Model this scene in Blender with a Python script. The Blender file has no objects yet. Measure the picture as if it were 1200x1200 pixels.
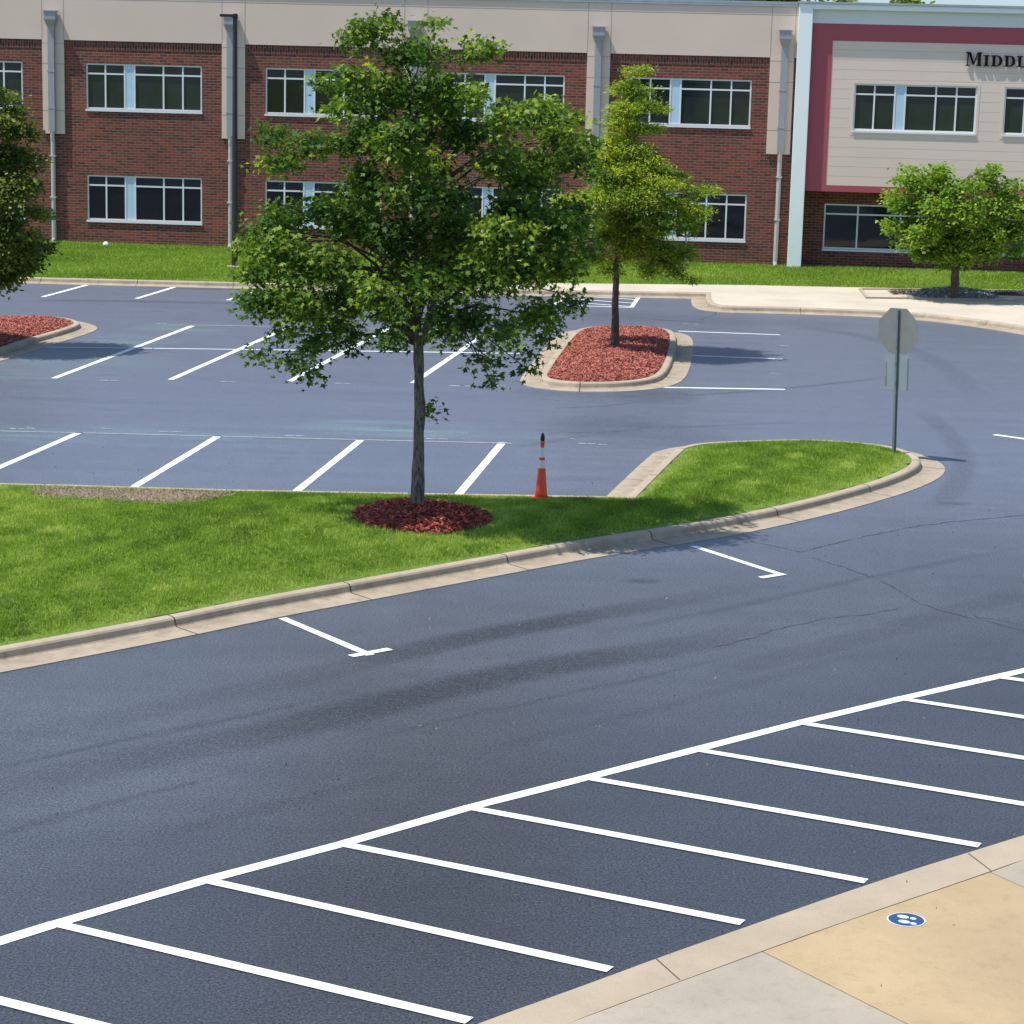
import bpy, math, random
import numpy as np
from mathutils import Matrix, Vector

random.seed(7)
rng = np.random.default_rng(11)
scene = bpy.context.scene
COL = scene.collection
RAD = math.radians

# ------------------------------------------------------------------ camera (solved from the photograph)
FPX, PITCH, ROLL, CAMH = 2739.0, RAD(11.036), RAD(1.430), 7.395
_fw = np.array([0, math.cos(PITCH), -math.sin(PITCH)])
_up = np.array([0, math.sin(PITCH), math.cos(PITCH)])
_rt = np.array([1.0, 0, 0])
_R = math.cos(ROLL) * _rt + math.sin(ROLL) * _up
_U = -math.sin(ROLL) * _rt + math.cos(ROLL) * _up
_O = np.array([0, 0, CAMH])


def ray(x, y):
    return _fw + _R * ((x - 600) / FPX) + _U * ((600 - y) / FPX)


def G(x, y, z=0.0):
    """world point at height z seen at photo pixel x, y"""
    d = ray(x, y)
    return _O + d * ((z - CAMH) / d[2])


def GP(pts, z=0.0):
    return [tuple(G(x, y, z)[:2]) for x, y in pts]


def on_depth(x, y, Y):
    d = ray(x, y)
    return _O + d * (Y / d[1])


# ------------------------------------------------------------------ facade frame
TH = RAD(-5.42)
FO = G(910, 311, 0.3)                      # a point at the foot of the facade
FO = np.array([FO[0], FO[1], 0.0])
FD = np.array([math.cos(TH), math.sin(TH), 0])       # along the wall (right)
FN = np.array([math.sin(TH), -math.cos(TH), 0])      # out of the wall, to the camera


def F(x, y, out=0.0):
    """photo pixel -> (s, z) on the plane 'out' metres in front of the main wall"""
    d = ray(x, y)
    b = FO + FN * out
    t = (FN @ (b - _O)) / (FN @ d)
    p = _O + d * t
    return float((p - FO) @ FD), float(p[2])


def FW(s, out=0.0, z=0.0):
    p = FO + FD * s + FN * out
    return np.array([p[0], p[1], z])


# ------------------------------------------------------------------ helpers
class MB:
    def __init__(self):
        self.v, self.f = [], []

    def add(self, vs, fs):
        n = len(self.v)
        self.v += [tuple(map(float, p)) for p in vs]
        self.f += [tuple(i + n for i in f) for f in fs]
        return self

    def box(self, x0, x1, y0, y1, z0, z1):
        if x0 > x1: x0, x1 = x1, x0
        if y0 > y1: y0, y1 = y1, y0
        if z0 > z1: z0, z1 = z1, z0
        vs = [(x0, y0, z0), (x1, y0, z0), (x1, y1, z0), (x0, y1, z0), (x0, y0, z1), (x1, y0, z1), (x1, y1, z1), (x0, y1, z1)]
        return self.add(vs, [(0, 3, 2, 1), (4, 5, 6, 7), (0, 1, 5, 4), (1, 2, 6, 5), (2, 3, 7, 6), (3, 0, 4, 7)])

    def tube(self, pts, rad, n=8, cap=True):
        pts = [np.array(p, float) for p in pts]
        rings = []
        ref = np.array([0.31, 0.77, 0.2])
        for i, p in enumerate(pts):
            t = pts[min(i + 1, len(pts) - 1)] - pts[max(i - 1, 0)]
            t = t / (np.linalg.norm(t) + 1e-9)
            a = np.cross(t, ref); a /= np.linalg.norm(a) + 1e-9
            b = np.cross(t, a)
            r = rad[i] if hasattr(rad, '__len__') else rad
            rings.append([p + r * (math.cos(2 * math.pi * k / n) * a + math.sin(2 * math.pi * k / n) * b) for k in range(n)])
        vs = [q for r in rings for q in r]
        fs = []
        for i in range(len(pts) - 1):
            for k in range(n):
                fs.append((i * n + k, i * n + (k + 1) % n, (i + 1) * n + (k + 1) % n, (i + 1) * n + k))
        if cap:
            fs.append(tuple(range(n))[::-1])
            fs.append(tuple((len(pts) - 1) * n + k for k in range(n)))
        return self.add(vs, fs)

    def lathe(self, prof, n=24, c=(0, 0, 0)):
        vs = [(c[0] + r * math.cos(2 * math.pi * k / n), c[1] + r * math.sin(2 * math.pi * k / n), c[2] + z) for r, z in prof for k in range(n)]
        fs = []
        for i in range(len(prof) - 1):
            for k in range(n):
                fs.append((i * n + k, i * n + (k + 1) % n, (i + 1) * n + (k + 1) % n, (i + 1) * n + k))
        fs.append(tuple(range(n))[::-1]); fs.append(tuple((len(prof) - 1) * n + k for k in range(n)))
        return self.add(vs, fs)

    def prism(self, poly, z0, z1):
        n = len(poly)
        vs = [(x, y, z0) for x, y in poly] + [(x, y, z1) for x, y in poly]
        fs = [tuple(range(n))[::-1], tuple(range(n, 2 * n))] + [(i, (i + 1) % n, n + (i + 1) % n, n + i) for i in range(n)]
        return self.add(vs, fs)

    def build(self, name, mat, parent=None, smooth=False, bevel=0, loc=None):
        me = bpy.data.meshes.new(name)
        me.from_pydata(self.v, [], self.f)
        me.update()
        if bevel:
            import bmesh
            bm = bmesh.new(); bm.from_mesh(me)
            bmesh.ops.recalc_face_normals(bm, faces=bm.faces)
            bmesh.ops.bevel(bm, geom=[e for e in bm.edges if e.is_manifold and e.calc_face_angle(0) > 0.6], offset=bevel, segments=2, affect='EDGES', clamp_overlap=True)
            bm.to_mesh(me); bm.free()
        o = bpy.data.objects.new(name, me)
        if mat: me.materials.append(mat)
        if smooth:
            for p in me.polygons: p.use_smooth = True
        COL.objects.link(o)
        if parent is not None: o.parent = parent
        if loc is not None: o.location = loc
        return o


def tag(o, label=None, cat=None, group=None, kind=None):
    if label: o['label'] = label
    if cat: o['category'] = cat
    if group: o['group'] = group
    if kind: o['kind'] = kind
    return o


def empty(name, loc, rz=0.0):
    o = bpy.data.objects.new(name, None)
    o.location = [float(v) for v in loc]; o.rotation_euler = (0, 0, rz)
    COL.objects.link(o)
    return o


def np_mesh(name, verts, faces_n, idx, mat, parent=None, attr=None, smooth=False):
    """fast mesh: verts (N,3), faces all with faces_n corners, idx (M, faces_n)"""
    me = bpy.data.meshes.new(name)
    me.vertices.add(len(verts)); me.vertices.foreach_set('co', np.asarray(verts, np.float32).ravel())
    M = len(idx)
    me.loops.add(M * faces_n); me.loops.foreach_set('vertex_index', np.asarray(idx, np.int32).ravel())
    me.polygons.add(M); me.polygons.foreach_set('loop_start', np.arange(0, M * faces_n, faces_n, dtype=np.int32))
    me.update(calc_edges=True)
    me.validate()
    if attr:
        for k, a in attr.items():
            at = me.attributes.new(k, 'FLOAT', 'POINT'); at.data.foreach_set('value', np.asarray(a, np.float32))
    if smooth:
        me.polygons.foreach_set('use_smooth', np.ones(M, bool))
    me.materials.append(mat)
    o = bpy.data.objects.new(name, me); COL.objects.link(o)
    if parent is not None: o.parent = parent
    return o


def in_poly(pts, poly):
    x, y = pts[:, 0], pts[:, 1]; c = np.zeros(len(pts), bool)
    n = len(poly)
    for i in range(n):
        x0, y0 = poly[i]; x1, y1 = poly[(i + 1) % n]
        if y0 == y1: continue
        c ^= ((y0 > y) != (y1 > y)) & (x < (x1 - x0) * (y - y0) / (y1 - y0) + x0)
    return c


def dist_poly(pts, poly, closed=True):
    d = np.full(len(pts), 1e9); n = len(poly)
    for i in range(n if closed else n - 1):
        a = np.array(poly[i][:2], float); b = np.array(poly[(i + 1) % n][:2], float)
        ab = b - a; L = ab @ ab + 1e-12
        t = np.clip(((pts - a) @ ab) / L, 0, 1)
        d = np.minimum(d, np.linalg.norm(pts - (a + t[:, None] * ab), axis=1))
    return d


def smooth_open(pts, k=3):
    """Chaikin smoothing keeping the end points"""
    for _ in range(k):
        q = [pts[0]]
        for a, b in zip(pts[:-1], pts[1:]):
            q.append((a[0] * .75 + b[0] * .25, a[1] * .75 + b[1] * .25)); q.append((a[0] * .25 + b[0] * .75, a[1] * .25 + b[1] * .75))
        q.append(pts[-1]); pts = q
    return pts


def smooth_closed(pts, k=2):
    for _ in range(k):
        q = []
        for i in range(len(pts)):
            a, b = pts[i], pts[(i + 1) % len(pts)]
            q.append((a[0] * .75 + b[0] * .25, a[1] * .75 + b[1] * .25)); q.append((a[0] * .25 + b[0] * .75, a[1] * .25 + b[1] * .75))
        pts = q
    return pts


def area2(p):
    return sum(p[i][0] * p[(i + 1) % len(p)][1] - p[(i + 1) % len(p)][0] * p[i][1] for i in range(len(p)))


def offset(poly, d, closed=True):
    """mitred outward offset of a CCW polygon (or to the right of an open line)"""
    n = len(poly); out = []
    for i in range(n):
        p = np.array(poly[i])
        a = np.array(poly[(i - 1) % n]) if (closed or i > 0) else None
        b = np.array(poly[(i + 1) % n]) if (closed or i < n - 1) else None
        ns = []
        for u, v in ((a, p), (p, b)):
            if u is None or v is None: continue
            t = v - u; t = t / (np.linalg.norm(t) + 1e-9); ns.append(np.array([t[1], -t[0]]))
        m = sum(ns); m = m / (np.linalg.norm(m) + 1e-9)
        k = 1 / max(0.45, m @ ns[0])
        out.append(tuple(p + m * d * k))
    return out


# ------------------------------------------------------------------ materials
def new_mat(name):
    m = bpy.data.materials.new(name); m.use_nodes = True
    nt = m.node_tree; b = nt.nodes['Principled BSDF']
    return m, nt, b


def nd(nt, t, **k):
    n = nt.nodes.new(t)
    for a, v in k.items():
        if a in n.inputs.keys(): n.inputs[a].default_value = v
        else: setattr(n, a, v)
    return n


def ramp(nt, src, stops):
    r = nt.nodes.new('ShaderNodeValToRGB')
    e = r.color_ramp.elements
    while len(e) < len(stops): e.new(0.5)
    for i, (p, c) in enumerate(stops):
        e[i].position = p; e[i].color = (*c, 1) if len(c) == 3 else c
    nt.links.new(src, r.inputs[0])
    return r.outputs[0]


def noise(nt, co, scale, detail=4, rough=0.55, stretch=None):
    if stretch:
        mp = nt.nodes.new('ShaderNodeMapping'); mp.inputs['Scale'].default_value = stretch
        nt.links.new(co, mp.inputs[0]); co = mp.outputs[0]
    n = nd(nt, 'ShaderNodeTexNoise', Scale=scale, Detail=detail, Roughness=rough)
    nt.links.new(co, n.inputs['Vector'])
    return n.outputs['Fac']


def mixc(nt, fac, a, b, mode='MIX'):
    m = nt.nodes.new('ShaderNodeMix'); m.data_type = 'RGBA'; m.blend_type = mode
    for s, i in ((fac, 0), (a, 6), (b, 7)):
        if isinstance(s, (int, float)): m.inputs[i].default_value = s
        elif isinstance(s, tuple): m.inputs[i].default_value = (*s, 1)
        else: nt.links.new(s, m.inputs[i])
    return m.outputs[2]


def math_(nt, op, a, b=0.0, clamp=False):
    m = nt.nodes.new('ShaderNodeMath'); m.operation = op; m.use_clamp = clamp
    for s, i in ((a, 0), (b, 1)):
        if isinstance(s, (int, float)): m.inputs[i].default_value = s
        else: nt.links.new(s, m.inputs[i])
    return m.outputs[0]


def bump(nt, b, h, strength, dist=0.02):
    n = nd(nt, 'ShaderNodeBump', Strength=strength, Distance=dist)
    nt.links.new(h, n.inputs['Height']); nt.links.new(n.outputs[0], b.inputs['Normal'])


def wpos(nt):
    return nt.nodes.new('ShaderNodeNewGeometry').outputs['Position']


def opos(nt):
    return nt.nodes.new('ShaderNodeTexCoord').outputs['Object']


def attr(nt, name):
    a = nt.nodes.new('ShaderNodeAttribute'); a.attribute_name = name
    return a.outputs['Fac']


def plain(name, col, rough=0.6, metal=0.0, var=0.12, scale=3.0, fine=40.0, bmp=0.05, spec=0.5):
    m, nt, b = new_mat(name)
    p = opos(nt)
    n1 = noise(nt, p, scale, 5); n2 = noise(nt, p, fine, 3)
    n = math_(nt, 'ADD', math_(nt, 'MULTIPLY', n1, 0.65), math_(nt, 'MULTIPLY', n2, 0.35))
    lo = tuple(c * (1 - var) for c in col); hi = tuple(min(1, c * (1 + var)) for c in col)
    nt.links.new(ramp(nt, n, [(0.3, lo), (0.7, hi)]), b.inputs['Base Color'])
    b.inputs['Roughness'].default_value = rough; b.inputs['Metallic'].default_value = metal
    b.inputs['Specular IOR Level'].default_value = spec
    if bmp: bump(nt, b, n2, bmp)
    return m


def concrete(name, col, stain=0.35, scale=1.2):
    m, nt, b = new_mat(name)
    p = wpos(nt)
    big = noise(nt, p, scale, 5); mid = noise(nt, p, 6, 5, .65); fine = noise(nt, p, 60, 4, .7)
    c = ramp(nt, big, [(0.3, tuple(k * .86 for k in col)), (0.7, tuple(k * 1.08 for k in col))])
    c = mixc(nt, math_(nt, 'MULTIPLY', ramp(nt, mid, [(0.52, (0, 0, 0)), (0.75, (1, 1, 1))]), stain), c, tuple(k * f for k, f in zip(col, (.50, .46, .40))))
    c = mixc(nt, 0.35, c, ramp(nt, fine, [(0.3, (.55, .55, .55)), (0.7, (1, 1, 1))]), 'MULTIPLY')
    if name == 'kerb_concrete':
        dn = noise(nt, p, 2.3, 6, .75)
        dk = math_(nt, 'MULTIPLY', attr(nt, 'dirt'), ramp(nt, dn, [(.38, (.05, .05, .05)), (.66, (.62, .62, .62))]), True)
        c = mixc(nt, dk, c, (.11, .085, .058))
    nt.links.new(c, b.inputs['Base Color'])
    b.inputs['Roughness'].default_value = 0.85; b.inputs['Specular IOR Level'].default_value = 0.3
    bump(nt, b, fine, 0.25, 0.01)
    return m


def mat_asphalt():
    m, nt, b = new_mat('asphalt')
    p = wpos(nt)
    big = noise(nt, p, 0.22, 5, .6); fine = noise(nt, p, 38, 4, .75); mid = noise(nt, p, 2.2, 5, .6)
    ns = noise(nt, p, 0.8, 6, .7, (0.16, 1.9, 1))
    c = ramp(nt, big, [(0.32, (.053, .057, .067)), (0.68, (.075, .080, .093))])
    c = mixc(nt, attr(nt, 'far_sheen'), c, (.112, .128, .166))
    c = mixc(nt, 0.55, c, ramp(nt, ns, [(0.3, (.72, .74, .78)), (0.7, (1.12, 1.12, 1.12))]), 'MULTIPLY')
    c = mixc(nt, 0.35, c, ramp(nt, mid, [(0.35, (.72, .72, .74)), (0.7, (1.1, 1.1, 1.1))]), 'MULTIPLY')
    wear = math_(nt, 'MULTIPLY', attr(nt, 'wear'), ramp(nt, noise(nt, p, 3.5, 6, .7), [(0.25, (.7, .7, .7)), (0.6, (1, 1, 1))]), True)
    c = mixc(nt, math_(nt, 'MULTIPLY', wear, .95), c, (.010, .012, .017))
    c = mixc(nt, attr(nt, 'sealer_near_dim'), c, (.0195, .0197, .0215))
    chalk = math_(nt, 'MULTIPLY', attr(nt, 'chalk'), ramp(nt, noise(nt, p, 0.9, 5, .6, (.4, 2.2, 1)), [(0.4, (0, 0, 0)), (0.65, (1, 1, 1))]), True)
    c = mixc(nt, chalk, c, (.135, .225, .21))
    c = mixc(nt, 0.85, c, ramp(nt, fine, [(0.38, (.40, .40, .41)), (0.5, (1, 1, 1)), (0.62, (1.75, 1.75, 1.75))]), 'MULTIPLY')
    grit = noise(nt, p, 13, 5, .75)
    c = mixc(nt, 0.6, c, ramp(nt, grit, [(0.38, (.82, .82, .83)), (0.5, (1, 1, 1)), (0.62, (1.15, 1.15, 1.15))]), 'MULTIPLY')
    c = mixc(nt, math_(nt, 'MULTIPLY', wear, .8), c, mixc(nt, 1.0, c, ramp(nt, grit, [(0.38, (.55, .55, .55)), (0.62, (1.6, 1.6, 1.6))]), 'MULTIPLY'))
    # pale aggregate showing through
    vo = nd(nt, 'ShaderNodeTexVoronoi', Scale=28.0); nt.links.new(p, vo.inputs['Vector'])
    spk = math_(nt, 'LESS_THAN', vo.outputs['Distance'], 0.16)
    sep = nt.nodes.new('ShaderNodeSeparateColor'); nt.links.new(vo.outputs['Color'], sep.inputs[0])
    spk = math_(nt, 'MULTIPLY', spk, math_(nt, 'GREATER_THAN', sep.outputs[0], 0.8))
    spk = math_(nt, 'MULTIPLY', spk, math_(nt, 'ADD', 0.25, math_(nt, 'MULTIPLY', wear, 0.6)))
    c = mixc(nt, spk, c, (.30, .32, .36))
    nt.links.new(c, b.inputs['Base Color'])
    r = math_(nt, 'ADD', 0.43, math_(nt, 'MULTIPLY', wear, 0.25))
    nt.links.new(r, b.inputs['Roughness'])
    nt.links.new(ramp(nt, fine, [(.40, (.32, .32, .32)), (.60, (.85, .85, .85))]), b.inputs['Specular IOR Level'])
    bump(nt, b, fine, 0.22, 0.010)
    return m


def mat_paint(name, col=(.80, .83, .84), worn=0.1):
    m, nt, b = new_mat(name)
    p = wpos(nt)
    n = noise(nt, p, 7, 6, .75); f = noise(nt, p, 45, 4, .75)
    k = math_(nt, 'ADD', math_(nt, 'MULTIPLY', n, .6), math_(nt, 'MULTIPLY', f, .4))
    c = ramp(nt, k, [(max(0.0, worn + 0.10), (.16, .17, .19)), (worn + 0.24, tuple(q * .93 for q in col)), (worn + 0.6 if worn < .35 else .98, col)])
    nt.links.new(c, b.inputs['Base Color']); b.inputs['Roughness'].default_value = .6
    bump(nt, b, f, .2, .006)
    return m


def mat_brick(name='brick', dark=1.0, upright=False):
    m, nt, b = new_mat(name)
    p = opos(nt)
    sp = nt.nodes.new('ShaderNodeSeparateXYZ'); nt.links.new(p, sp.inputs[0])
    cb = nt.nodes.new('ShaderNodeCombineXYZ'); nt.links.new(math_(nt, 'ADD', sp.outputs[0], sp.outputs[1]), cb.inputs[1 if upright else 0]); nt.links.new(sp.outputs[2], cb.inputs[0 if upright else 1])
    br = nd(nt, 'ShaderNodeTexBrick', Scale=1.0)
    br.inputs['Mortar Size'].default_value = 0.011; br.inputs['Mortar Smooth'].default_value = .1
    br.inputs['Brick Width'].default_value = 0.305; br.inputs['Row Height'].default_value = 0.098
    br.inputs['Bias'].default_value = -0.1
    br.inputs['Color1'].default_value = (.225 * dark, .046 * dark, .023 * dark, 1)
    br.inputs['Color2'].default_value = (.068 * dark, .021 * dark, .014 * dark, 1)
    br.inputs['Mortar'].default_value = (.20, .14, .11, 1)
    nt.links.new(cb.outputs[0], br.inputs['Vector'])
    n1 = noise(nt, p, 0.5, 5); n2 = noise(nt, p, 9, 4, .7, (1, 1, 3))
    c = mixc(nt, .5, br.outputs['Color'], ramp(nt, n1, [(.3, (.7, .7, .7)), (.7, (1.15, 1.12, 1.1))]), 'MULTIPLY')
    c = mixc(nt, .55, c, ramp(nt, n2, [(.3, (.45, .45, .5)), (.65, (1.2, 1.2, 1.2))]), 'MULTIPLY')
    nt.links.new(c, b.inputs['Base Color']); b.inputs['Roughness'].default_value = .85
    bump(nt, b, math_(nt, 'SUBTRACT', 1.0, br.outputs['Fac']), .5, .01)
    return m


def mat_leaf(name, lo, mid, hi, trans=.35):
    m, nt, b = new_mat(name)
    t = attr(nt, 'tint')
    c = ramp(nt, t, [(0.0, lo), (0.5, mid), (1.0, hi)])
    nt.links.new(c, b.inputs['Base Color'])
    b.inputs['Roughness'].default_value = .55; b.inputs['Specular IOR Level'].default_value = .2
    tr = nt.nodes.new('ShaderNodeBsdfTranslucent')
    nt.links.new(mixc(nt, 1.0, c, (1.5, 1.45, .6), 'MULTIPLY'), tr.inputs[0])
    mx = nt.nodes.new('ShaderNodeMixShader'); mx.inputs[0].default_value = trans
    nt.links.new(b.outputs[0], mx.inputs[1]); nt.links.new(tr.outputs[0], mx.inputs[2])
    nt.links.new(mx.outputs[0], nt.nodes['Material Output'].inputs[0])
    return m


def mat_bark(name, lo, hi, sc=9):
    m, nt, b = new_mat(name)
    p = opos(nt)
    n = noise(nt, p, sc, 6, .7, (2.2, 2.2, .55)); f = noise(nt, p, 40, 4, .7)
    nt.links.new(ramp(nt, n, [(.35, lo), (.62, hi)]), b.inputs['Base Color'])
    b.inputs['Roughness'].default_value = .9
    bump(nt, b, math_(nt, 'ADD', n, math_(nt, 'MULTIPLY', f, .4)), .8, .03)
    return m


def mat_soil(name, a, bb, c, sc=3):
    m, nt, b = new_mat(name)
    p = wpos(nt)
    n = noise(nt, p, sc, 6, .7); f = noise(nt, p, 30, 5, .75)
    k = math_(nt, 'ADD', math_(nt, 'MULTIPLY', n, .5), math_(nt, 'MULTIPLY', f, .5))
    nt.links.new(ramp(nt, k, [(.35, a), (.5, bb), (.65, c)]), b.inputs['Base Color'])
    b.inputs['Roughness'].default_value = .95
    bump(nt, b, f, .6, .03)
    return m


def mat_lawn(name):
    m, nt, b = new_mat(name)
    p = wpos(nt)
    big = noise(nt, p, .35, 5, .6); mid = noise(nt, p, 2.4, 6, .7); f = noise(nt, p, 26, 5, .8)
    c = ramp(nt, big, [(.3, (.11, .185, .024)), (.5, (.175, .275, .034)), (.7, (.255, .33, .056))])
    c = mixc(nt, .6, c, ramp(nt, mid, [(.3, (.62, .66, .6)), (.68, (1.2, 1.15, 1.1))]), 'MULTIPLY')
    c = mixc(nt, .7, c, ramp(nt, f, [(.3, (.45, .5, .4)), (.7, (1.25, 1.2, 1.15))]), 'MULTIPLY')
    nt.links.new(c, b.inputs['Base Color']); b.inputs['Roughness'].default_value = .85
    b.inputs['Specular IOR Level'].default_value = .25
    bump(nt, b, math_(nt, 'ADD', f, mid), .8, .06)
    return m


def mat_chip(name, lo, mid, hi):
    m, nt, b = new_mat(name)
    c = ramp(nt, attr(nt, 'tint'), [(0, lo), (.55, mid), (1, hi)])
    f = noise(nt, wpos(nt), 50, 4)
    c = mixc(nt, .4, c, ramp(nt, f, [(.3, (.6, .6, .6)), (.7, (1.2, 1.2, 1.2))]), 'MULTIPLY')
    nt.links.new(c, b.inputs['Base Color']); b.inputs['Roughness'].default_value = .9
    return m


def mat_glass(name, col):
    m, nt, b = new_mat(name)
    p = opos(nt)
    n = noise(nt, p, .9, 3)
    nt.links.new(ramp(nt, n, [(.3, tuple(c * .75 for c in col)), (.7, tuple(c * 1.25 for c in col))]), b.inputs['Base Color'])
    b.inputs['Roughness'].default_value = .04; b.inputs['Specular IOR Level'].default_value = .42
    bump(nt, b, noise(nt, p, 1.6, 2), .05, .02)
    return m


M = dict(
    asphalt=mat_asphalt(), paint=mat_paint('line_paint', (.70, .735, .75), worn=.17), faint=mat_paint('faint_paint', (.30, .33, .34), worn=.30),
    lawn=mat_lawn('lawn'), grass=mat_leaf('grass_blade', (.085, .150, .022), (.215, .335, .042), (.47, .53, .14), .37),
    kerb=concrete('kerb_concrete', (.41, .335, .245), .5), kerb_n=concrete('near_kerb_concrete', (.385, .315, .225), .15), walk=concrete('walk_concrete', (.52, .46, .365), .12, .5),
    slab_grey=concrete('slab_grey', (.36, .312, .243), .3, .8), slab_tan=concrete('slab_tan', (.405, .300, .172), .28, .8),
    joint=plain('joint_dark', (.07, .058, .045), .95),
    brick=mat_brick(), brick_u=mat_brick('brick_upright', .8, True), stucco=plain('stucco', (.62, .485, .395), .9, var=.05, scale=.5, fine=60, bmp=.15),
    lap=plain('lap_shadow_gap', (.50, .40, .33), .9), groove=plain('stucco_groove', (.30, .25, .22), .9),
    coping=plain('coping_metal', (.33, .36, .38), .4, .3), white=plain('white_panel', (.74, .78, .75), .6, var=.04, scale=.4),
    white_shaded=plain('shaded_white_panel', (.60, .63, .60), .7, var=.04, scale=.4),  # dimmer copy of the white panel, recess shade put into its colour
    maroon=plain('maroon_panel', (.34, .062, .078), .6, var=.06, scale=.4),
    siding=plain('cream_siding', (.65, .525, .43), .75, var=.04, scale=.4),
    frame=plain('window_frame', (.66, .67, .67), .45, var=.04), panel=plain('blue_panel', (.42, .56, .67), .4, var=.04),
    glass_t=mat_glass('transom_glass', (.014, .020, .026)), glass_u=mat_glass('upper_glass', (.020, .026, .028)), glass_l=mat_glass('lower_glass', (.006, .007, .008)),
    pipe=plain('downspout_grey', (.30, .30, .32), .5, .2, var=.06), pipe_w=plain('downspout_white', (.42, .41, .40), .5, var=.06),
    letter=plain('black_letter', (.006, .006, .007), .8, spec=.1), roof=plain('roof_membrane', (.4, .4, .4), .9),
    pole=plain('bronze_pole', (.035, .030, .027), .45, .4), lens=plain('lamp_lens', (.5, .5, .48), .25),
    galv=plain('galvanised', (.20, .235, .235), .5, .6, var=.2), plate=plain('sign_back', (.185, .19, .18), .6, .15, var=.12, scale=5),
    plate2=plain('plate_back', (.24, .28, .31), .5, .2, var=.1), red=plain('sign_red', (.45, .02, .02), .4), signwhite=plain('sign_white', (.8, .8, .8), .5),
    orange=plain('cone_orange', (.95, .085, .016), .5, var=.05), band=plain('cone_band', (.78, .74, .74), .4, var=.05), black=plain('black_rubber', (.012, .012, .02), .6),
    bark=mat_bark('maple_bark', (.028, .021, .016), (.22, .185, .155), 14), bark_d=mat_bark('dark_bark', (.025, .018, .013), (.12, .085, .06)),
    maple=mat_leaf('maple_leaf', (.022, .060, .010), (.075, .150, .018), (.34, .44, .055), .42),
    cypress=mat_leaf('yellow_green_leaf', (.075, .145, .016), (.22, .33, .030), (.54, .54, .045), .45),
    elm=mat_leaf('light_green_leaf', (.06, .13, .016), (.17, .29, .030), (.40, .50, .070), .42),
    oak=mat_leaf('dark_green_leaf', (.036, .070, .014), (.095, .145, .022), (.30, .33, .055), .38),
    mulch=mat_soil('mulch_soil', (.07, .018, .014), (.17, .042, .032), (.26, .075, .055)),
    chip=mat_chip('mulch_chip', (.22, .052, .036), (.40, .115, .078), (.55, .22, .155)),
    chip_d=mat_chip('dark_mulch_chip', (.15, .024, .015), (.37, .062, .036), (.56, .18, .105)),
    gravel=mat_soil('gravel_soil', (.20, .20, .205), (.30, .30, .30), (.40, .40, .395), 4), straw=mat_chip('dry_straw', (.06, .04, .025), (.24, .18, .115), (.42, .35, .25)), pebble=mat_chip('pebble', (.16, .16, .17), (.34, .34, .345), (.52, .51, .50)),
    dirt=mat_soil('bare_soil', (.11, .082, .052), (.23, .175, .115), (.33, .27, .19), 2), blackmulch=mat_soil('black_mulch', (.02, .018, .016), (.05, .043, .036), (.12, .10, .08), 6),
    blue=plain('decal_blue', (.014, .050, .155), .5, var=.06), decal_white=plain('decal_white', (.60, .66, .68), .5, var=.05),
    crack=plain('crack_fill', (.034, .037, .045), .6),
)

# ------------------------------------------------------------------ ground sheets
g = MB(); g.add([(-900, -300, -.03), (900, -300, -.03), (900, 1600, -.03), (-900, 1600, -.03)], [(0, 1, 2, 3)])
tag(g.build('ground', M['lawn']), kind='structure')

AX0, AX1, AY0, AY1, STEP = -17.0, 21.0, 13.0, 84.0, 0.14
nx, ny = int((AX1 - AX0) / STEP) + 1, int((AY1 - AY0) / STEP) + 1
gx, gy = np.meshgrid(np.linspace(AX0, AX1, nx), np.linspace(AY0, AY1, ny))
pts2 = np.stack([gx.ravel(), gy.ravel()], 1)


def along(pts, line):
    """distance to an open line and the fraction along it"""
    best = np.full(len(pts), 1e9); fr = np.zeros(len(pts)); n = len(line) - 1
    for i in range(n):
        a, b = np.array(line[i]), np.array(line[i + 1]); ab = b - a
        t = np.clip(((pts - a) @ ab) / (ab @ ab), 0, 1)
        d = np.linalg.norm(pts - (a + t[:, None] * ab), axis=1)
        k = d < best; best[k] = d[k]; fr[k] = (i + t[k]) / n
    return best, fr


def band(line_px, width, prof):
    d, f = along(pts2, smooth_open(GP(line_px), 2))
    return np.clip(1.25 - (d / width) ** 2, 0, 1) * np.interp(f, [p[0] for p in prof], [p[1] for p in prof])


wear = band([(0, 868), (150, 838), (330, 800), (467, 767), (550, 747), (617, 735), (700, 720), (783, 705), (900, 684)], .34, [(0, .12), (.3, .25), (.45, .75), (.65, .85), (.8, .4), (1, .0)])
wear = np.maximum(wear, band([(0, 927), (100, 903), (200, 880), (300, 863), (400, 837), (500, 813), (600, 788), (700, 772), (800, 757), (900, 735)], .44, [(0, .2), (.3, .45), (.5, .9), (.75, .8), (.9, .3), (1, 0)]))
wear = np.maximum(wear, band([(60, 372 + 38), (150, 405), (250, 404)], .5, [(0, .1), (.5, .25), (1, .0)]))
for (x, y, r, k) in ((752, 681, .28, .7), (1115, 590, .35, .5), (565, 805, .2, .0), (640, 460, .8, .3), (690, 464, .7, .3), (760, 464, 1.2, .45), (720, 500, 1.5, .35), (790, 510, 1.2, .25), (950, 380, 1.5, .2), (740, 372, 2, .3), (820, 376, 2.2, .25)):
    c = np.array(GP([(x, y)])[0]); d = np.linalg.norm((pts2 - c) * [1, 1.6 if y > 520 else .9], axis=1)
    wear = np.maximum(wear, np.clip(1.2 - (d / r) ** 2, 0, 1) * k)
wear = np.maximum(wear, band([(60, 352), (160, 353), (300, 356)], .35, [(0, .35), (.5, .5), (1, .3)]))
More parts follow.
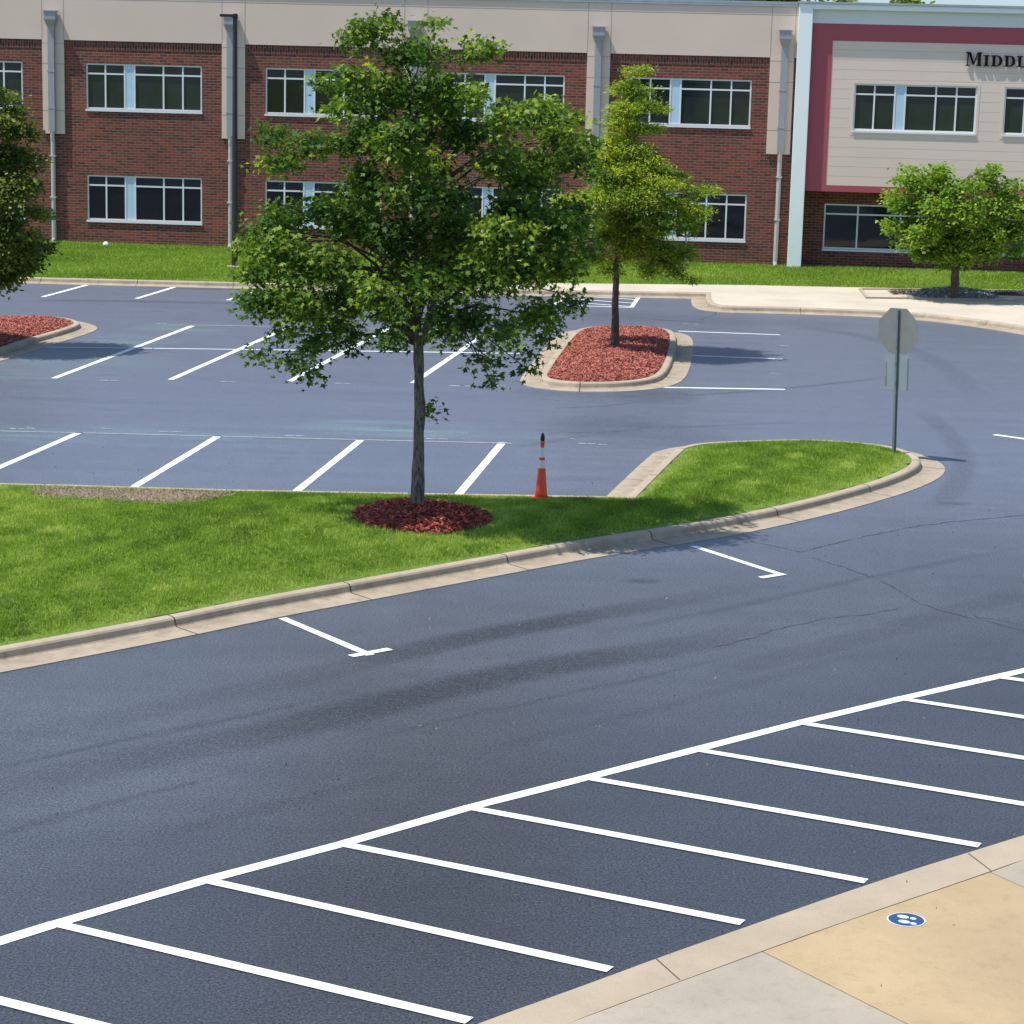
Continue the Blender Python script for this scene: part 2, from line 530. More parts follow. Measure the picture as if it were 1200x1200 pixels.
wear = np.maximum(wear, band([(150, 334), (220, 337), (275, 338)], .7, [(0, .2), (.5, .6), (1, .6)]))
for ln, wd, st_ in (([(-20, 903), (120, 873), (233, 850), (380, 818)], .07, .5), ([(-20, 982), (70, 957), (150, 937), (260, 908)], .07, .45), ([(160, 987), (280, 955), (400, 925), (520, 893)], .16, .3), ([(420, 868), (560, 836), (700, 806), (860, 770)], .06, .4), ([(560, 880), (700, 848), (860, 806), (1010, 765)], .12, .22), ([(700, 742), (860, 712), (1000, 680), (1200, 640)], .10, .3), ([(830, 792), (960, 760), (1100, 722), (1210, 690)], .30, .22), ([(640, 462), (760, 466), (900, 458), (1060, 440)], .14, .4), ([(650, 478), (720, 476), (800, 462)], .10, .4), ([(600, 525), (700, 508), (800, 500), (940, 495)], .12, .35), ([(1090, 600), (1130, 560), (1125, 520), (1080, 480)], .25, .3), ([(900, 378), (1010, 392), (1100, 420), (1150, 470)], .35, .25)):
    wear = np.maximum(wear, band(ln, wd, [(0, 0), (.25, st_), (.75, st_), (1, 0)]))
KERB_NEAR = [(420, 1254), (553, 1200), (680, 1155), (800, 1110), (980, 1047), (1067, 1018), (1200, 977), (1360, 931)]
JOINT_NEAR = [(560, 1245), (663, 1200), (797, 1150), (893, 1115), (990, 1080), (1160, 1022), (1200, 1007), (1360, 959)]
kn = GP(KERB_NEAR, .12)
d, f = along(pts2, smooth_open(kn, 2))
sealer_near_dim = np.clip(1.15 - d / .75, 0, 1) * .75
sealer_near_dim = sealer_near_dim * (.7 + .3 * np.sin(pts2[:, 0] * 3.1) * np.sin(pts2[:, 0] * 1.3 + 2))
tl = smooth_open(GP([(-120, 1141), (240, 1032), (552, 946), (818, 878), (1060, 818), (1330, 758)]), 1)
side = pts2[:, 1] - np.interp(pts2[:, 0], [q[0] for q in tl], [q[1] for q in tl])
sealer_near_dim = np.maximum(sealer_near_dim, .62 * np.clip(.80 - side / 5.0, 0, 1))  # near bays painted darker, where less sky sheen is seen; kerb edge is sealer
far_sheen = np.clip((pts2[:, 1] - 31 - .25 * pts2[:, 0]) / 10, 0, 1) * .85  # far lot painted lighter to stand in for grazing sky sheen
chalk = np.zeros(len(pts2))
for (x, y, rx, ry, k) in ((40, 512, 1.6, 1.2, .5), (290, 514, 2.0, .8, .5), (460, 503, 2.2, 1.4, .75), (150, 400, 1.6, 2.0, .5), (90, 425, 2.5, 2.5, .45), (215, 385, 1.5, 1.8, .5), (20, 440, 2.5, 1.5, .4), (120, 505, 3, 1.2, .3), (560, 510, 2, 1, .25)):
    c = np.array(GP([(x, y)])[0]); q = (pts2 - c) / [rx, ry]
    chalk = np.maximum(chalk, np.clip(1 - (q ** 2).sum(1), 0, 1) * k)
idx = (np.arange(nx - 1)[None, :] + nx * np.arange(ny - 1)[:, None]).ravel()
quads = np.stack([idx, idx + 1, idx + 1 + nx, idx + nx], 1)
zz = np.zeros(len(pts2))
asph = np_mesh('asphalt', np.column_stack([pts2, zz]), 4, quads, M['asphalt'], attr=dict(wear=wear, sealer_near_dim=sealer_near_dim, chalk=chalk, far_sheen=far_sheen))
tag(asph, kind='structure')
a2 = MB()
for (x0, x1, y0, y1) in ((-90, AX0, -20, 84), (AX1, 90, -20, 84), (AX0, AX1, -20, AY0)):
    a2.add([(x0, y0, 0), (x1, y0, 0), (x1, y1, 0), (x0, y1, 0)], [(0, 1, 2, 3)])
tag(a2.build('outer_asphalt', M['asphalt']), kind='structure')


# ------------------------------------------------------------------ kerbs
PROFILE = [(0.0, .08), (0.0, .148), (.02, .152), (.11, .152), (.145, .142), (.165, .118), (.185, .045), (.20, .028), (.62, .012), (.625, -.02)]


def kerb(name, poly, closed=True, profile=PROFILE, spacing=3.05, phase=.8):
    """poly: back-of-kerb line, CCW (offset goes outwards)"""
    rings = [[(*p, z) for p in offset(poly, o, closed)] for o, z in profile]
    n = len(poly); m = MB(); fs = []
    for r in range(len(profile) - 1):
        for i in range(n if closed else n - 1):
            j = (i + 1) % n
            fs.append((r * n + i, (r + 1) * n + i, (r + 1) * n + j, r * n + j))
    m.add([v for r in rings for v in r], fs)
    o = m.build(name, M['kerb'], smooth=False)
    dv = [1.0 if z in (.045, .028) else (.35 if z == .118 else (.28 if of == .62 else .12)) for of, z in profile]
    at = o.data.attributes.new('dirt', 'FLOAT', 'POINT'); at.data.foreach_set('value', [d for d in dv for _ in range(n)])
    tag(o, kind='structure')
    # contraction joints sawn across kerb and gutter
    jm = MB(); acc = phase
    for i in range(n if closed else n - 1):
        a, b = np.array(poly[i]), np.array(poly[(i + 1) % n]); L = np.linalg.norm(b - a)
        while acc < L:
            t = acc / L; w = .010 / L
            vs, ff = [], []
            for k, (of, z) in enumerate(profile[1:-1]):
                A = np.array(rings[k + 1][i]); B = np.array(rings[k + 1][(i + 1) % n])
                up = np.array([0, 0, .003])
                nrm = np.array([b[1] - a[1], a[0] - b[0], 0]) / L * .003
                vs += [A + (B - A) * (t - w) + up + nrm, A + (B - A) * (t + w) + up + nrm]
                if k: ff.append((2 * k - 2, 2 * k, 2 * k + 1, 2 * k - 1))
            jm.add(vs, ff)
            acc += spacing
        acc -= L
    if jm.f: tag(jm.build('kerb_joints', M['joint']), kind='structure')
    return o


def ccw(p):
    return p if area2(p) > 0 else p[::-1]


# front island (grass boundary at the back of the kerb, z = .15)
front = [(-140, 782), (0, 757), (80, 742.5), (200, 720), (280, 703.5), (400, 682), (500, 664), (600, 646), (667, 634), (800, 614), (850, 605.5), (933, 588), (1013, 567), (1050, 554), (1068, 544), (1069, 536), (1058, 529), (1040, 523.5), (1005, 519), (945, 515.5), (870, 517.5), (822, 520), (803, 525)]
fr = smooth_open(GP(front, .15), 2)
diag = GP([(787, 540), (744, 583.5)], .15)
back = GP([(537, 580), (270, 575), (80, 569.5), (-140, 564)], .15)
ISL = ccw(fr + diag + back)
kerb('island_kerb', ISL, phase=1.1)
MAIN = np.array([*G(490, 600, .35)[:2]])


def isl_height(p):
    d = dist_poly(p, ISL)
    h = .135 + .20 * (1 - np.exp(-d / 1.6))
    return h


def lawn_sheet(name, poly, hfun, step, mat):
    lo = np.min(poly, axis=0); hi = np.max(poly, axis=0)
    X, Y = np.meshgrid(np.arange(lo[0], hi[0] + step, step), np.arange(lo[1], hi[1] + step, step))
    p = np.stack([X.ravel(), Y.ravel()], 1)
    ins = in_poly(p, poly) | (dist_poly(p, poly) < step * 1.7)
    # pull outside points on to the border
    q = p.copy(); out = ~in_poly(p, poly)
    for i in np.where(ins & out)[0]:
        best = None
        for k in range(len(poly)):
            a, b = np.array(poly[k]), np.array(poly[(k + 1) % len(poly)]); ab = b - a
            t = min(1, max(0, ((p[i] - a) @ ab) / (ab @ ab + 1e-12))); c = a + t * ab; dd = np.linalg.norm(c - p[i])
            if best is None or dd < best[0]: best = (dd, c)
        q[i] = best[1]
    z = hfun(q)
    w = X.shape[1]; idx = (np.arange(w - 1)[None, :] + w * np.arange(X.shape[0] - 1)[:, None]).ravel()
    quads = np.stack([idx, idx + 1, idx + 1 + w, idx + w], 1)
    ok = ins[quads].all(1)
    return tag(np_mesh(name, np.column_stack([q, z]), 4, quads[ok], mat, smooth=True), kind='structure')


lawn_sheet('island_lawn', ISL, isl_height, .2, M['lawn'])

# bare dirt patch at the back edge of the island
dirt_px = [(32, 574), (60, 570.5), (150, 572), (275, 575.5), (280, 580), (262, 586), (235, 594), (190, 598), (140, 594), (95, 590), (40, 588)]
DIRT = ccw(smooth_closed(GP(dirt_px, .2), 2))
lawn_sheet('bare_soil', DIRT, lambda p: isl_height(p) + .014 + .02 * np.clip(dist_poly(p, DIRT), 0, .4), .12, M['dirt'])


def patch_noise(p, s, seed):
    r = np.random.default_rng(seed); out = np.zeros(len(p))
    for k in range(9):
        a = r.uniform(0, 2 * math.pi); f = s * r.uniform(.5, 2.2); out += np.sin((p[:, 0] * math.cos(a) + p[:, 1] * math.sin(a)) * f + r.uniform(0, 6.28))
    return out / 9 * 1.6


def blades(name, pts, z, h, w, n, mat, lean=.6, tint=None):
    """tufts of n leaning triangular blades"""
    N = len(pts)
    P = np.repeat(np.column_stack([pts, z]), n, 0); K = N * n
    P[:, :2] += rng.normal(0, .018, (K, 2))
    a = rng.uniform(0, 2 * math.pi, K); hh = h * rng.uniform(.5, 1.25, K); l = rng.uniform(.1, lean, K) * hh
    b = rng.uniform(0, 2 * math.pi, K)
    sx, sy = np.cos(b) * w / 2, np.sin(b) * w / 2
    v = np.empty((K, 3, 3)); v[:, 0] = P; v[:, 1] = P; v[:, 2] = P
    v[:, 0, 0] -= sx; v[:, 0, 1] -= sy; v[:, 1, 0] += sx; v[:, 1, 1] += sy
    v[:, 2, 0] += np.cos(a) * l; v[:, 2, 1] += np.sin(a) * l; v[:, 2, 2] += hh
    v[:, :2, 2] -= .01
    t = rng.normal(.5, .17, K) if tint is None else np.repeat(tint, n) + rng.normal(0, .13, K)
    return np_mesh(name, v.reshape(-1, 3), 3, np.arange(K * 3).reshape(-1, 3), mat, attr=dict(tint=np.repeat(np.clip(t, 0, 1), 3)))


MULCH_C, MULCH_R = np.array(GP([(491, 603)], .32)[0]), 1.12
p = rng.uniform([-11.5, 24], [9.5, 47], (420000, 2))
p = p[in_poly(p, ISL)]
p = p[~(in_poly(p, DIRT) & (patch_noise(p, 5, 8) * .5 + rng.uniform(0, .9, len(p)) > dist_poly(p, DIRT) * -1.6 + .62))]
p = p[np.linalg.norm(p - MULCH_C, axis=1) > MULCH_R - .05 + rng.uniform(-.1, .1, len(p))]
tn = .48 + .26 * patch_noise(p, .9, 3) + .24 * patch_noise(p, 4.5, 4)
tn = tn + .35 * np.exp(-dist_poly(p, ISL) / .18)
tn = np.where(patch_noise(p, 2.2, 33) > .75, tn * .55, tn); tn = np.where(patch_noise(p, 3.1, 34) > .8, tn + .3, tn)
de = dist_poly(p, ISL)
k = de > .05 + .28 * rng.uniform(0, 1, len(p)); p, tn, de = p[k], tn[k], de[k]
gr = blades('grass', p, isl_height(p), .052, .015, 3, M['grass'], 1.0, tn)
sp_ = rng.uniform(np.min(DIRT, 0), np.max(DIRT, 0), (9000, 2)); sp_ = sp_[in_poly(sp_, DIRT)][:3200]
sw = blades('straw', sp_, isl_height(sp_) + .03, .028, .016, 1, M['straw'], 6.0)
tag(sw, 'dry brown thatch lying on the bare soil patch', 'dry grass', kind='stuff')
tag(gr, 'bright green mown grass of the kerbed island under the maple', 'grass', kind='stuff')


# ------------------------------------------------------------------ mulch beds
def mound(name, poly, z0, hmax, fall, mat, chipmat, nchips, chip=(.085, .022), label=None, centre=None, step=.15, ripple=.012, view=None):
    poly = ccw(poly)
    lo = np.min(poly, axis=0); hi = np.max(poly, axis=0)

    def hf(p):
        d = dist_poly(p, poly)
        return z0 + hmax * (1 - np.exp(-d / fall)) + ripple * patch_noise(p, 9, 5)
    X, Y = np.meshgrid(np.arange(lo[0], hi[0] + step, step), np.arange(lo[1], hi[1] + step, step))
    p = np.stack([X.ravel(), Y.ravel()], 1); ins = in_poly(p, poly)
    q = p.copy(); near = (~ins) & (dist_poly(p, poly) < step * 1.5)
    for i in np.where(near)[0]:
        best = None
        for k in range(len(poly)):
            a, b = np.array(poly[k]), np.array(poly[(k + 1) % len(poly)]); ab = b - a
            t = min(1, max(0, ((p[i] - a) @ ab) / (ab @ ab + 1e-12))); c = a + t * ab; dd = np.linalg.norm(c - p[i])
            if best is None or dd < best[0]: best = (dd, c)
        q[i] = best[1]
    z = hf(q); w = X.shape[1]
    idx = (np.arange(w - 1)[None, :] + w * np.arange(X.shape[0] - 1)[:, None]).ravel()
    quads = np.stack([idx, idx + 1, idx + 1 + w, idx + w], 1); quads = quads[(ins | near)[quads].all(1)]
    # chips
    c = rng.uniform(lo, hi, (nchips * 4, 2)); c = c[in_poly(c, poly)]
    if view is not None: c = c[(c[:, 0] > view[0]) & (c[:, 0] < view[1])]
    c = c[:nchips]; K = len(c)
    cz = hf(c) + rng.uniform(0, .03, K)
    L = chip[0] * rng.uniform(.4, 1.3, K) / 2; W = chip[1] * rng.uniform(.6, 1.5, K) / 2
    a = rng.uniform(0, 2 * math.pi, K); tilt = rng.normal(0, .35, K); tl2 = rng.normal(0, .5, K)
    ux = np.column_stack([np.cos(a) * np.cos(tilt), np.sin(a) * np.cos(tilt), np.sin(tilt)])
    uy = np.column_stack([-np.sin(a) * np.cos(tl2), np.cos(a) * np.cos(tl2), np.sin(tl2)])
    C = np.column_stack([c, cz + .012])
    v = np.stack([C - ux * L[:, None] - uy * W[:, None], C + ux * L[:, None] - uy * W[:, None], C + ux * L[:, None] + uy * W[:, None], C - ux * L[:, None] + uy * W[:, None]], 1).reshape(-1, 3)
    nb = len(q)
    verts = np.vstack([np.column_stack([q, z]), v])
    fq = np.vstack([quads, np.arange(K * 4).reshape(-1, 4) + nb])
    tint = np.concatenate([np.full(nb, .3), np.repeat(rng.beta(2, 2.2, K), 4)])
    o = np_mesh(name, verts, 4, fq, mat, attr=dict(tint=tint))
    o.data.materials.append(chipmat)
    mi = np.zeros(len(o.data.polygons), np.int32); mi[len(quads):] = 1
    o.data.polygons.foreach_set('material_index', mi)
    o['kind'] = 'stuff'
    if label: o['label'] = label
    return o, hf


ring = [(MULCH_C[0] + MULCH_R * math.cos(t) * (1 + .05 * math.sin(3 * t + 1)), MULCH_C[1] + MULCH_R * 1.05 * math.sin(t) * (1 + .05 * math.sin(4 * t))) for t in np.linspace(0, 2 * math.pi, 40, endpoint=False)]
z_c = float(isl_height(MULCH_C[None])[0])
o, h_main = mound('mulch', ring, z_c - .03, .21, .42, M['mulch'], M['chip_d'], 4200, label='dark red wood mulch heaped round the maple trunk', step=.1)
o['category'] = 'mulch'

isl2 = [(640, 440), (645, 432), (655, 417), (667, 401), (679, 387.5), (692, 383.5), (715, 382.5), (750, 383), (774, 384.5), (785, 389), (785, 403), (779, 424), (771, 437), (756, 443.5), (722, 447), (690, 447.5), (664, 446.5), (646, 444)]
ISL2 = ccw(smooth_closed(GP(isl2, .15), 2))
kerb('bed_kerb', ISL2, phase=1.5)
o, h2 = mound('mulch', offset(ISL2, -.01), .12, .16, .8, M['mulch'], M['chip'], 26000, (.06, .018), label='reddish wood mulch filling the kerbed bed of the pyramidal tree')
o['category'] = 'mulch'

isl3 = [(-220, 376), (-100, 373.5), (0, 371.5), (50, 371), (74, 372.5), (87, 377), (85, 380.5), (62, 388), (25, 398), (0, 407), (-60, 423), (-200, 446), (-260, 430)]
ISL3 = ccw(smooth_closed(GP(isl3, .15), 2))
kerb('bed_kerb', ISL3, phase=.4)
o, h3 = mound('mulch', offset(ISL3, -.01), .12, .16, .8, M['mulch'], M['chip'], 18000, (.06, .018), label='reddish wood mulch in the kerbed bed at the left edge', view=(-14, 0))
o['category'] = 'mulch'

# ------------------------------------------------------------------ far kerb, grass strip, far sidewalk
far_kerb = GP([(-260, 318), (55, 325.2), (275, 330.5), (480, 336), (640, 339.5), (800, 342.3), (833.5, 343)], .15)
bump_line = smooth_open(GP([(833.5, 343), (833.5, 351), (838, 356), (850, 358.2), (870, 358.6), (940, 360.5), (1016, 363), (1068, 366), (1117, 370.5), (1160, 376), (1200, 382), (1300, 400), (1400, 425)], .15), 2)
line = far_kerb + bump_line[1:]
lb = [p for p in line]
kerb('far_kerb', lb, closed=False, phase=2.2, spacing=3.05)
# lawn strip between kerb / walk and the school wall
walk_back = GP([(585, 331.5), (682, 332), (805, 333.2), (870, 333.8), (1000, 336.5), (1200, 341), (1400, 346)], .16)
w0 = FW(-45, -.3); w1 = FW(25, -.3)
strip = far_kerb[:4] + [GP([(585, 337.7)], .15)[0]] + walk_back + [(w1[0], w1[1]), (w0[0], w0[1])]
STRIP = ccw(strip)
wall_l = [tuple(w0[:2]), tuple(w1[:2])]


def strip_h(p):
    dk = dist_poly(p, far_kerb[:4] + walk_back, closed=False); dw = dist_poly(p, wall_l, closed=False)
    t = np.clip(dk / (dk + dw + 1e-6), 0, 1)
    return .14 + .16 * t * t * (3 - 2 * t)


lawn_sheet('lawn_strip', STRIP, strip_h, .5, M['lawn'])
p = rng.uniform([-18, 72], [21, 88], (170000, 2)); p = p[in_poly(p, STRIP)]
tn = .5 + .2 * patch_noise(p, .6, 13) + .1 * patch_noise(p, 2.5, 14)
gr = blades('grass', p, strip_h(p), .075, .03, 2, M['grass'], .8, tn)
tag(gr, 'sunlit green lawn strip along the foot of the school wall', 'grass', kind='stuff')

wk = MB()
walk_poly = ccw([GP([(585, 337.9)], .15)[0]] + [far_kerb[4], far_kerb[5]] + bump_line + walk_back[::-1])
wk.prism(walk_poly, .02, .156)
tag(wk.build('sidewalk', M['walk']), kind='structure')
# planting bed in the far sidewalk
bed_px = [(1010, 339.8), (1018, 349.5), (1060, 350), (1110, 351), (1200, 352.5), (1260, 353.5), (1260, 343), (1200, 341.8), (1120, 340.2)]
BED = ccw(GP(bed_px, .16))
bm_ = MB(); bo = offset(BED, .10)
n = len(BED)
bm_.add([(*q, .158) for q in bo] + [(*q, .21) for q in bo] + [(*q, .21) for q in BED] + [(*q, .15) for q in BED], [(a * n + i, a * n + (i + 1) % n, (a + 1) * n + (i + 1) % n, (a + 1) * n + i) for a in range(3) for i in range(n)])
tag(bm_.build('bed_edging', M['kerb']), kind='structure')
bb = MB(); bb.prism(BED, .10, .166)
tag(bb.build('bed_base', M['walk']), kind='structure')
gc = np.array(GP([(1119, 347)], .17)[0])
gp = [(gc[0] + 1.42 * math.cos(t) * (1 + .06 * math.sin(3 * t)), gc[1] + 1.0 * math.sin(t)) for t in np.linspace(0, 2 * math.pi, 36, endpoint=False)]
o, h4 = mound('gravel', gp, .165, .36, .75, M['gravel'], M['pebble'], 3500, (.06, .045), 'grey gravel heaped round the small tree by the school', step=.12)
o['category'] = 'gravel'
mp = GP([(1152, 341.5), (1160, 345.5), (1200, 347), (1255, 348), (1255, 343), (1200, 342)], .17)
o, h5 = mound('mulch', mp, .165, .07, .3, M['blackmulch'], M['blackmulch'], 900, label='dark mulch patch right of the gravel heap')
o['category'] = 'mulch'
mp = GP([(1040, 341.5), (1047, 345.5), (1062, 344.5), (1078, 345), (1072, 341), (1062, 340.2)], .17)
o, h5b = mound('mulch', mp, .166, .05, .3, M['dirt'], M['blackmulch'], 350, label='scattered brown debris left of the gravel heap', step=.1)
o['category'] = 'mulch'

# ------------------------------------------------------------------ near sidewalk (bottom right)
ZN = .12
kn_s = smooth_open(kn, 2); jn_s = smooth_open(GP(JOINT_NEAR, ZN), 2)
nk = MB()
n = len(kn_s)
vs = []
inner = offset(kn_s, .03, closed=False)
for i in range(n):
    a = np.array(kn_s[i]); j = np.array(jn_s[i]); t = (j - a) / np.linalg.norm(j - a)
    jj = j - t * .008
    vs += [(*(a - t * .012), -.01), (*(a - t * .004), ZN - .035), (*(a + t * .03), ZN), (*jj, ZN), (*jj, ZN - .08)]
fs = [(i * 5 + k, (i + 1) * 5 + k, (i + 1) * 5 + k + 1, i * 5 + k + 1) for i in range(n - 1) for k in range(4)]
nk.add(vs, fs)
tag(nk.build('near_kerb', M['kerb_n']), kind='structure')


def line_pt(pa, pb, k):
    return (pa[0] + (pb[0] - pa[0]) * k, pa[1] + (pb[1] - pa[1]) * k)


J1a, J1b = GP([(893, 1115), (1063, 1200)], ZN)
J2a, J2b = GP([(1160, 1022), (1200, 1040)], ZN)
J1b = line_pt(J1a, J1b, 5); J2b = line_pt(J2a, J2b, 22)
jl = GP([(560, 1245), (663, 1200), (797, 1150), (893, 1115)], ZN); jm_ = GP([(893, 1115), (990, 1080), (1160, 1022)], ZN); jr = GP([(1160, 1022), (1200, 1007), (1360, 959)], ZN)
S_left = jl + [J1b, (J1b[0] - 8, J1b[1] - 4)]
S_mid = jm_ + [J2b, J1b]
S_right = jr + [(jr[-1][0] + 10, jr[-1][1] + 2), J2b]
for S, mt in ((S_left, 'slab_grey'), (S_mid, 'slab_tan'), (S_right, 'slab_grey')):
    S = offset(ccw(S), -.007); sm = MB(); sm.prism(S, .0, ZN + .001)
    tag(sm.build('sidewalk_slab', M[mt]), kind='structure')
base = MB(); base.prism(ccw([kn_s[2]] + jn_s[2:] + [(jr[-1][0] + 10, jr[-1][1] + 2), J2b, J1b, (J1b[0] - 8, J1b[1] - 4)]), -.02, ZN - .03)
tag(base.build('slab_bedding', M['joint']), kind='structure')
jm = MB()
for (x0, y0, x1, y1) in ((767, 1122, 797, 1149), (1133, 999, 1162, 1021), (455, 1240, 500, 1271), (930, 1065, 943, 1071), (818, 1131, 829, 1137)):
    a, b = np.array(GP([(x0, y0)], ZN)[0]), np.array(GP([(x1, y1)], ZN)[0]); t = (b - a) / np.linalg.norm(b - a); nn = np.array([t[1], -t[0]]) * .006; a = a + t * .03; b = b - t * .01
    if x1 - x0 < 14: continue
    jm.add([(*(a - nn), ZN + .004), (*(b - nn), ZN + .004), (*(b + nn), ZN + .004), (*(a + nn), ZN + .004)], [(0, 1, 2, 3)])
tag(jm.build('kerb_joints', M['joint']), kind='structure')

# round floor sticker with two shoe prints
sc = G(1062, 1077.5, ZN + .006)
st = empty('floor_sticker', (sc[0], sc[1], ZN + .004), RAD(-8))
tag(st, 'round blue floor sticker with white shoe prints on the tan slab', 'floor sticker')
RS = .166
d_ = MB(); d_.prism([(RS * math.cos(t), RS * math.sin(t)) for t in np.linspace(0, 2 * math.pi, 48, endpoint=False)], 0, .0012); d_.build('border', M['decal_white'], st)
d_ = MB(); d_.prism([(RS * .93 * math.cos(t), RS * .93 * math.sin(t)) for t in np.linspace(0, 2 * math.pi, 48, endpoint=False)], .0012, .003); d_.build('disc', M['blue'], st)
for (sx, sy, a, L) in ((-.062, .018, 1, 1), (.048, .0, 0, 1)):
    pr_ = MB()
    flip = 1 if a == 0 else -1

    def oval(cx, cy, rx, ry):
        q = []
        for t in np.linspace(0, 2 * math.pi, 24, endpoint=False):
            x, y = rx * math.cos(t), ry * math.sin(t)
            q.append((cx + x, cy + y))
        return q
    pr_.prism(oval(sx, sy + (.045 if flip > 0 else -.02), .036, .052), .003, .0042)
    pr_.prism(oval(sx + .004 * flip, sy + (-.045 if flip > 0 else -.105), .026, .028), .003, .0042)
    pr_.build('shoe_print', M['decal_white'], st)
st.rotation_euler = (0, 0, RAD(62))

# ------------------------------------------------------------------ painted markings
ZP = .005


def strip_line(a, b, w, z=ZP):
    a, b = np.array(a[:2]), np.array(b[:2]); t = (b - a) / np.linalg.norm(b - a); n = np.array([t[1], -t[0]]) * w / 2
    L = np.linalg.norm(b - a); k = max(1, int(L / .5)); vs = []; r = random.Random(int(abs(a[0] * 1000)))
    for i in range(k + 1):
        c = a + (b - a) * i / k; j = 1 + r.uniform(-.05, .05)
        vs += [(*(c - n * j), z), (*(c + n * j), z)]
    return vs, [(2 * i, 2 * i + 1, 2 * i + 3, 2 * i + 2) for i in range(k)]


def mark(name, segs, mat='paint'):
    m = MB()
    for i, s in enumerate(segs): m.add(*strip_line(s[0], s[1], s[2], ZP + (s[3] if len(s) > 3 else 0)))
    return tag(m.build(name, M[mat]), kind='structure')


def px(x, y): return G(x, y)[:2]


LW = .125
# near bays
T = [(65, 1083), (240, 1032), (402, 990), (552, 947.5), (690, 912.5), (818, 879.5), (940, 848), (1060, 820), (1172, 794)]
Tend = [(550, 1197), (715, 1137), (870, 1082), (1015, 1033.5), (1148, 991.5)]
tv = np.mean([np.array(px(*e)) - np.array(px(*s)) for s, e in zip(T, Tend)], axis=0)
tpts = [px(-120, 1141), px(65, 1083), px(240, 1032), px(402, 989), px(552, 946), px(690, 911), px(818, 878), px(940, 846.5), px(1060, 818), px(1200, 786), px(1330, 758)]
segs = [(tpts[i], tpts[i + 1], .155) for i in range(len(tpts) - 1)]
for i, s in enumerate(T):
    a = np.array(px(*s)); e = np.array(px(*Tend[i])) if i < len(Tend) else a + tv
    segs.append((a, e, .135, .004))
a0 = np.array(px(65, 1083)) - (np.array(px(240, 1032)) - np.array(px(65, 1083)))
segs.append((a0, a0 + tv, .135, .004))
mark('parking_lines', segs)
# two hooked bay marks by the island
mark('parking_lines', [(px(331, 724.5), px(434, 768), .125), (px(411, 769.5), px(457, 761), .125, .004), (px(812, 640), px(914, 673), .12), (px(891, 677.5), px(919, 673), .12, .004)])
mark('lane_line', [(px(1165, 509.5), px(1290, 527), .16)])
# front row
A = [(93, 507), (256, 511), (423, 515.5), (589, 518.5)]; Ae = [(-8, 551), (155, 572), (346, 577), (537, 580)]
av = np.array(px(346, 577)) - np.array(px(423, 515.5))
segs = []
for i, s in enumerate(A):
    a = np.array(px(*s)); e = np.array(px(*Ae[i])); v = (e - a) / np.linalg.norm(e - a)
    segs.append((a, e + v * (1.0 if i else 3.2), .15))
a = np.array(px(-72, 503)); segs.append((a, a + av * 1.1, .15))
mark('parking_lines', segs)
mark('faint_line', [(px(-80, 503.5), px(120, 508), .085), (px(120, 508), px(423, 515.5), .095), (px(423, 515.5), px(600, 519.8), .1)], 'faint')
# middle double row
B = [(63, 443.5), (200, 445), (339.5, 447), (484, 449)]
bv = np.array(px(228, 381)) - np.array(px(63, 443.5))
segs = [(px(*s), np.array(px(*s)) + bv * (.98 + .01 * i), .15) for i, s in enumerate(B)]
segs += [(px(46, 407), px(292, 410), .10, .004), (px(292, 410), px(612, 414.5), .13, .004)]
mark('parking_lines', segs)
mark('faint_line', [(px(228, 381), px(330, 383), .10), (px(330, 383), px(600, 388), .08)], 'faint')
# far row
C_ = [(50, 348), (160, 350), (267, 352), (375, 354.5), (480, 357)]
cv = np.array(px(216, 333)) - np.array(px(160, 350))
mark('parking_lines', [(px(*s), np.array(px(*s)) + cv * 1.02, .15) for s in C_])
# hatched access aisle
h0, h1, h2_, h3_ = [np.array(px(*q)) for q in ((650, 357.5), (740, 360.5), (752, 343.5), (668, 342.5))]
segs = [(h0, h1, .13), (h1, h2_, .13, .004), (h0, h3_, .13, .004)]
for k in (.15, .38, .62, .86):
    l = h0 + (h3_ - h0) * (k + .12); r_ = h1 + (h2_ - h1) * (k - .10)
    segs.append((l, r_, .12, .002))
mark('hatched_aisle', segs)
# bays right of the mulch bed
mark('parking_lines', [(px(795, 388.2), px(914, 392.5), .12), (px(809, 416.8), px(917, 421), .14), (px(770, 454), px(920, 456.5), .15)])
# ghosts of old stencils
segs = []
for (x, y, w, t) in ((128, 446, 22, .12), (267, 447.5, 18, .1), (401, 449.5, 20, .13), (541, 452.5, 28, .16), (586, 452.3, 14, .1), (20, 502.5, 16, .12), (36, 502, 10, .12), (125, 502.5, 14, .08), (200, 506, 26, .1), (345, 510.8, 22, .14), (512, 514.5, 26, .1), (545, 508, 8, .1), (688, 520, 20, .12), (706, 521, 10, .1), (671, 514, 6, .08), (190, 379.5, 14, .14), (200, 350.7, 5, .1), (919, 405.3, 10, .16), (908, 437.7, 11, .1), (805, 379.8, 8, .15), (816, 380.3, 6, .15)):
    a = np.array(px(x - w / 2, y - .2)); b = np.array(px(x + w / 2, y + .3))
    segs.append((a, a + (b - a) * .45, t)); segs.append((a + (b - a) * .55, b, t * .8))
mark('worn_stencil', segs, 'faint')


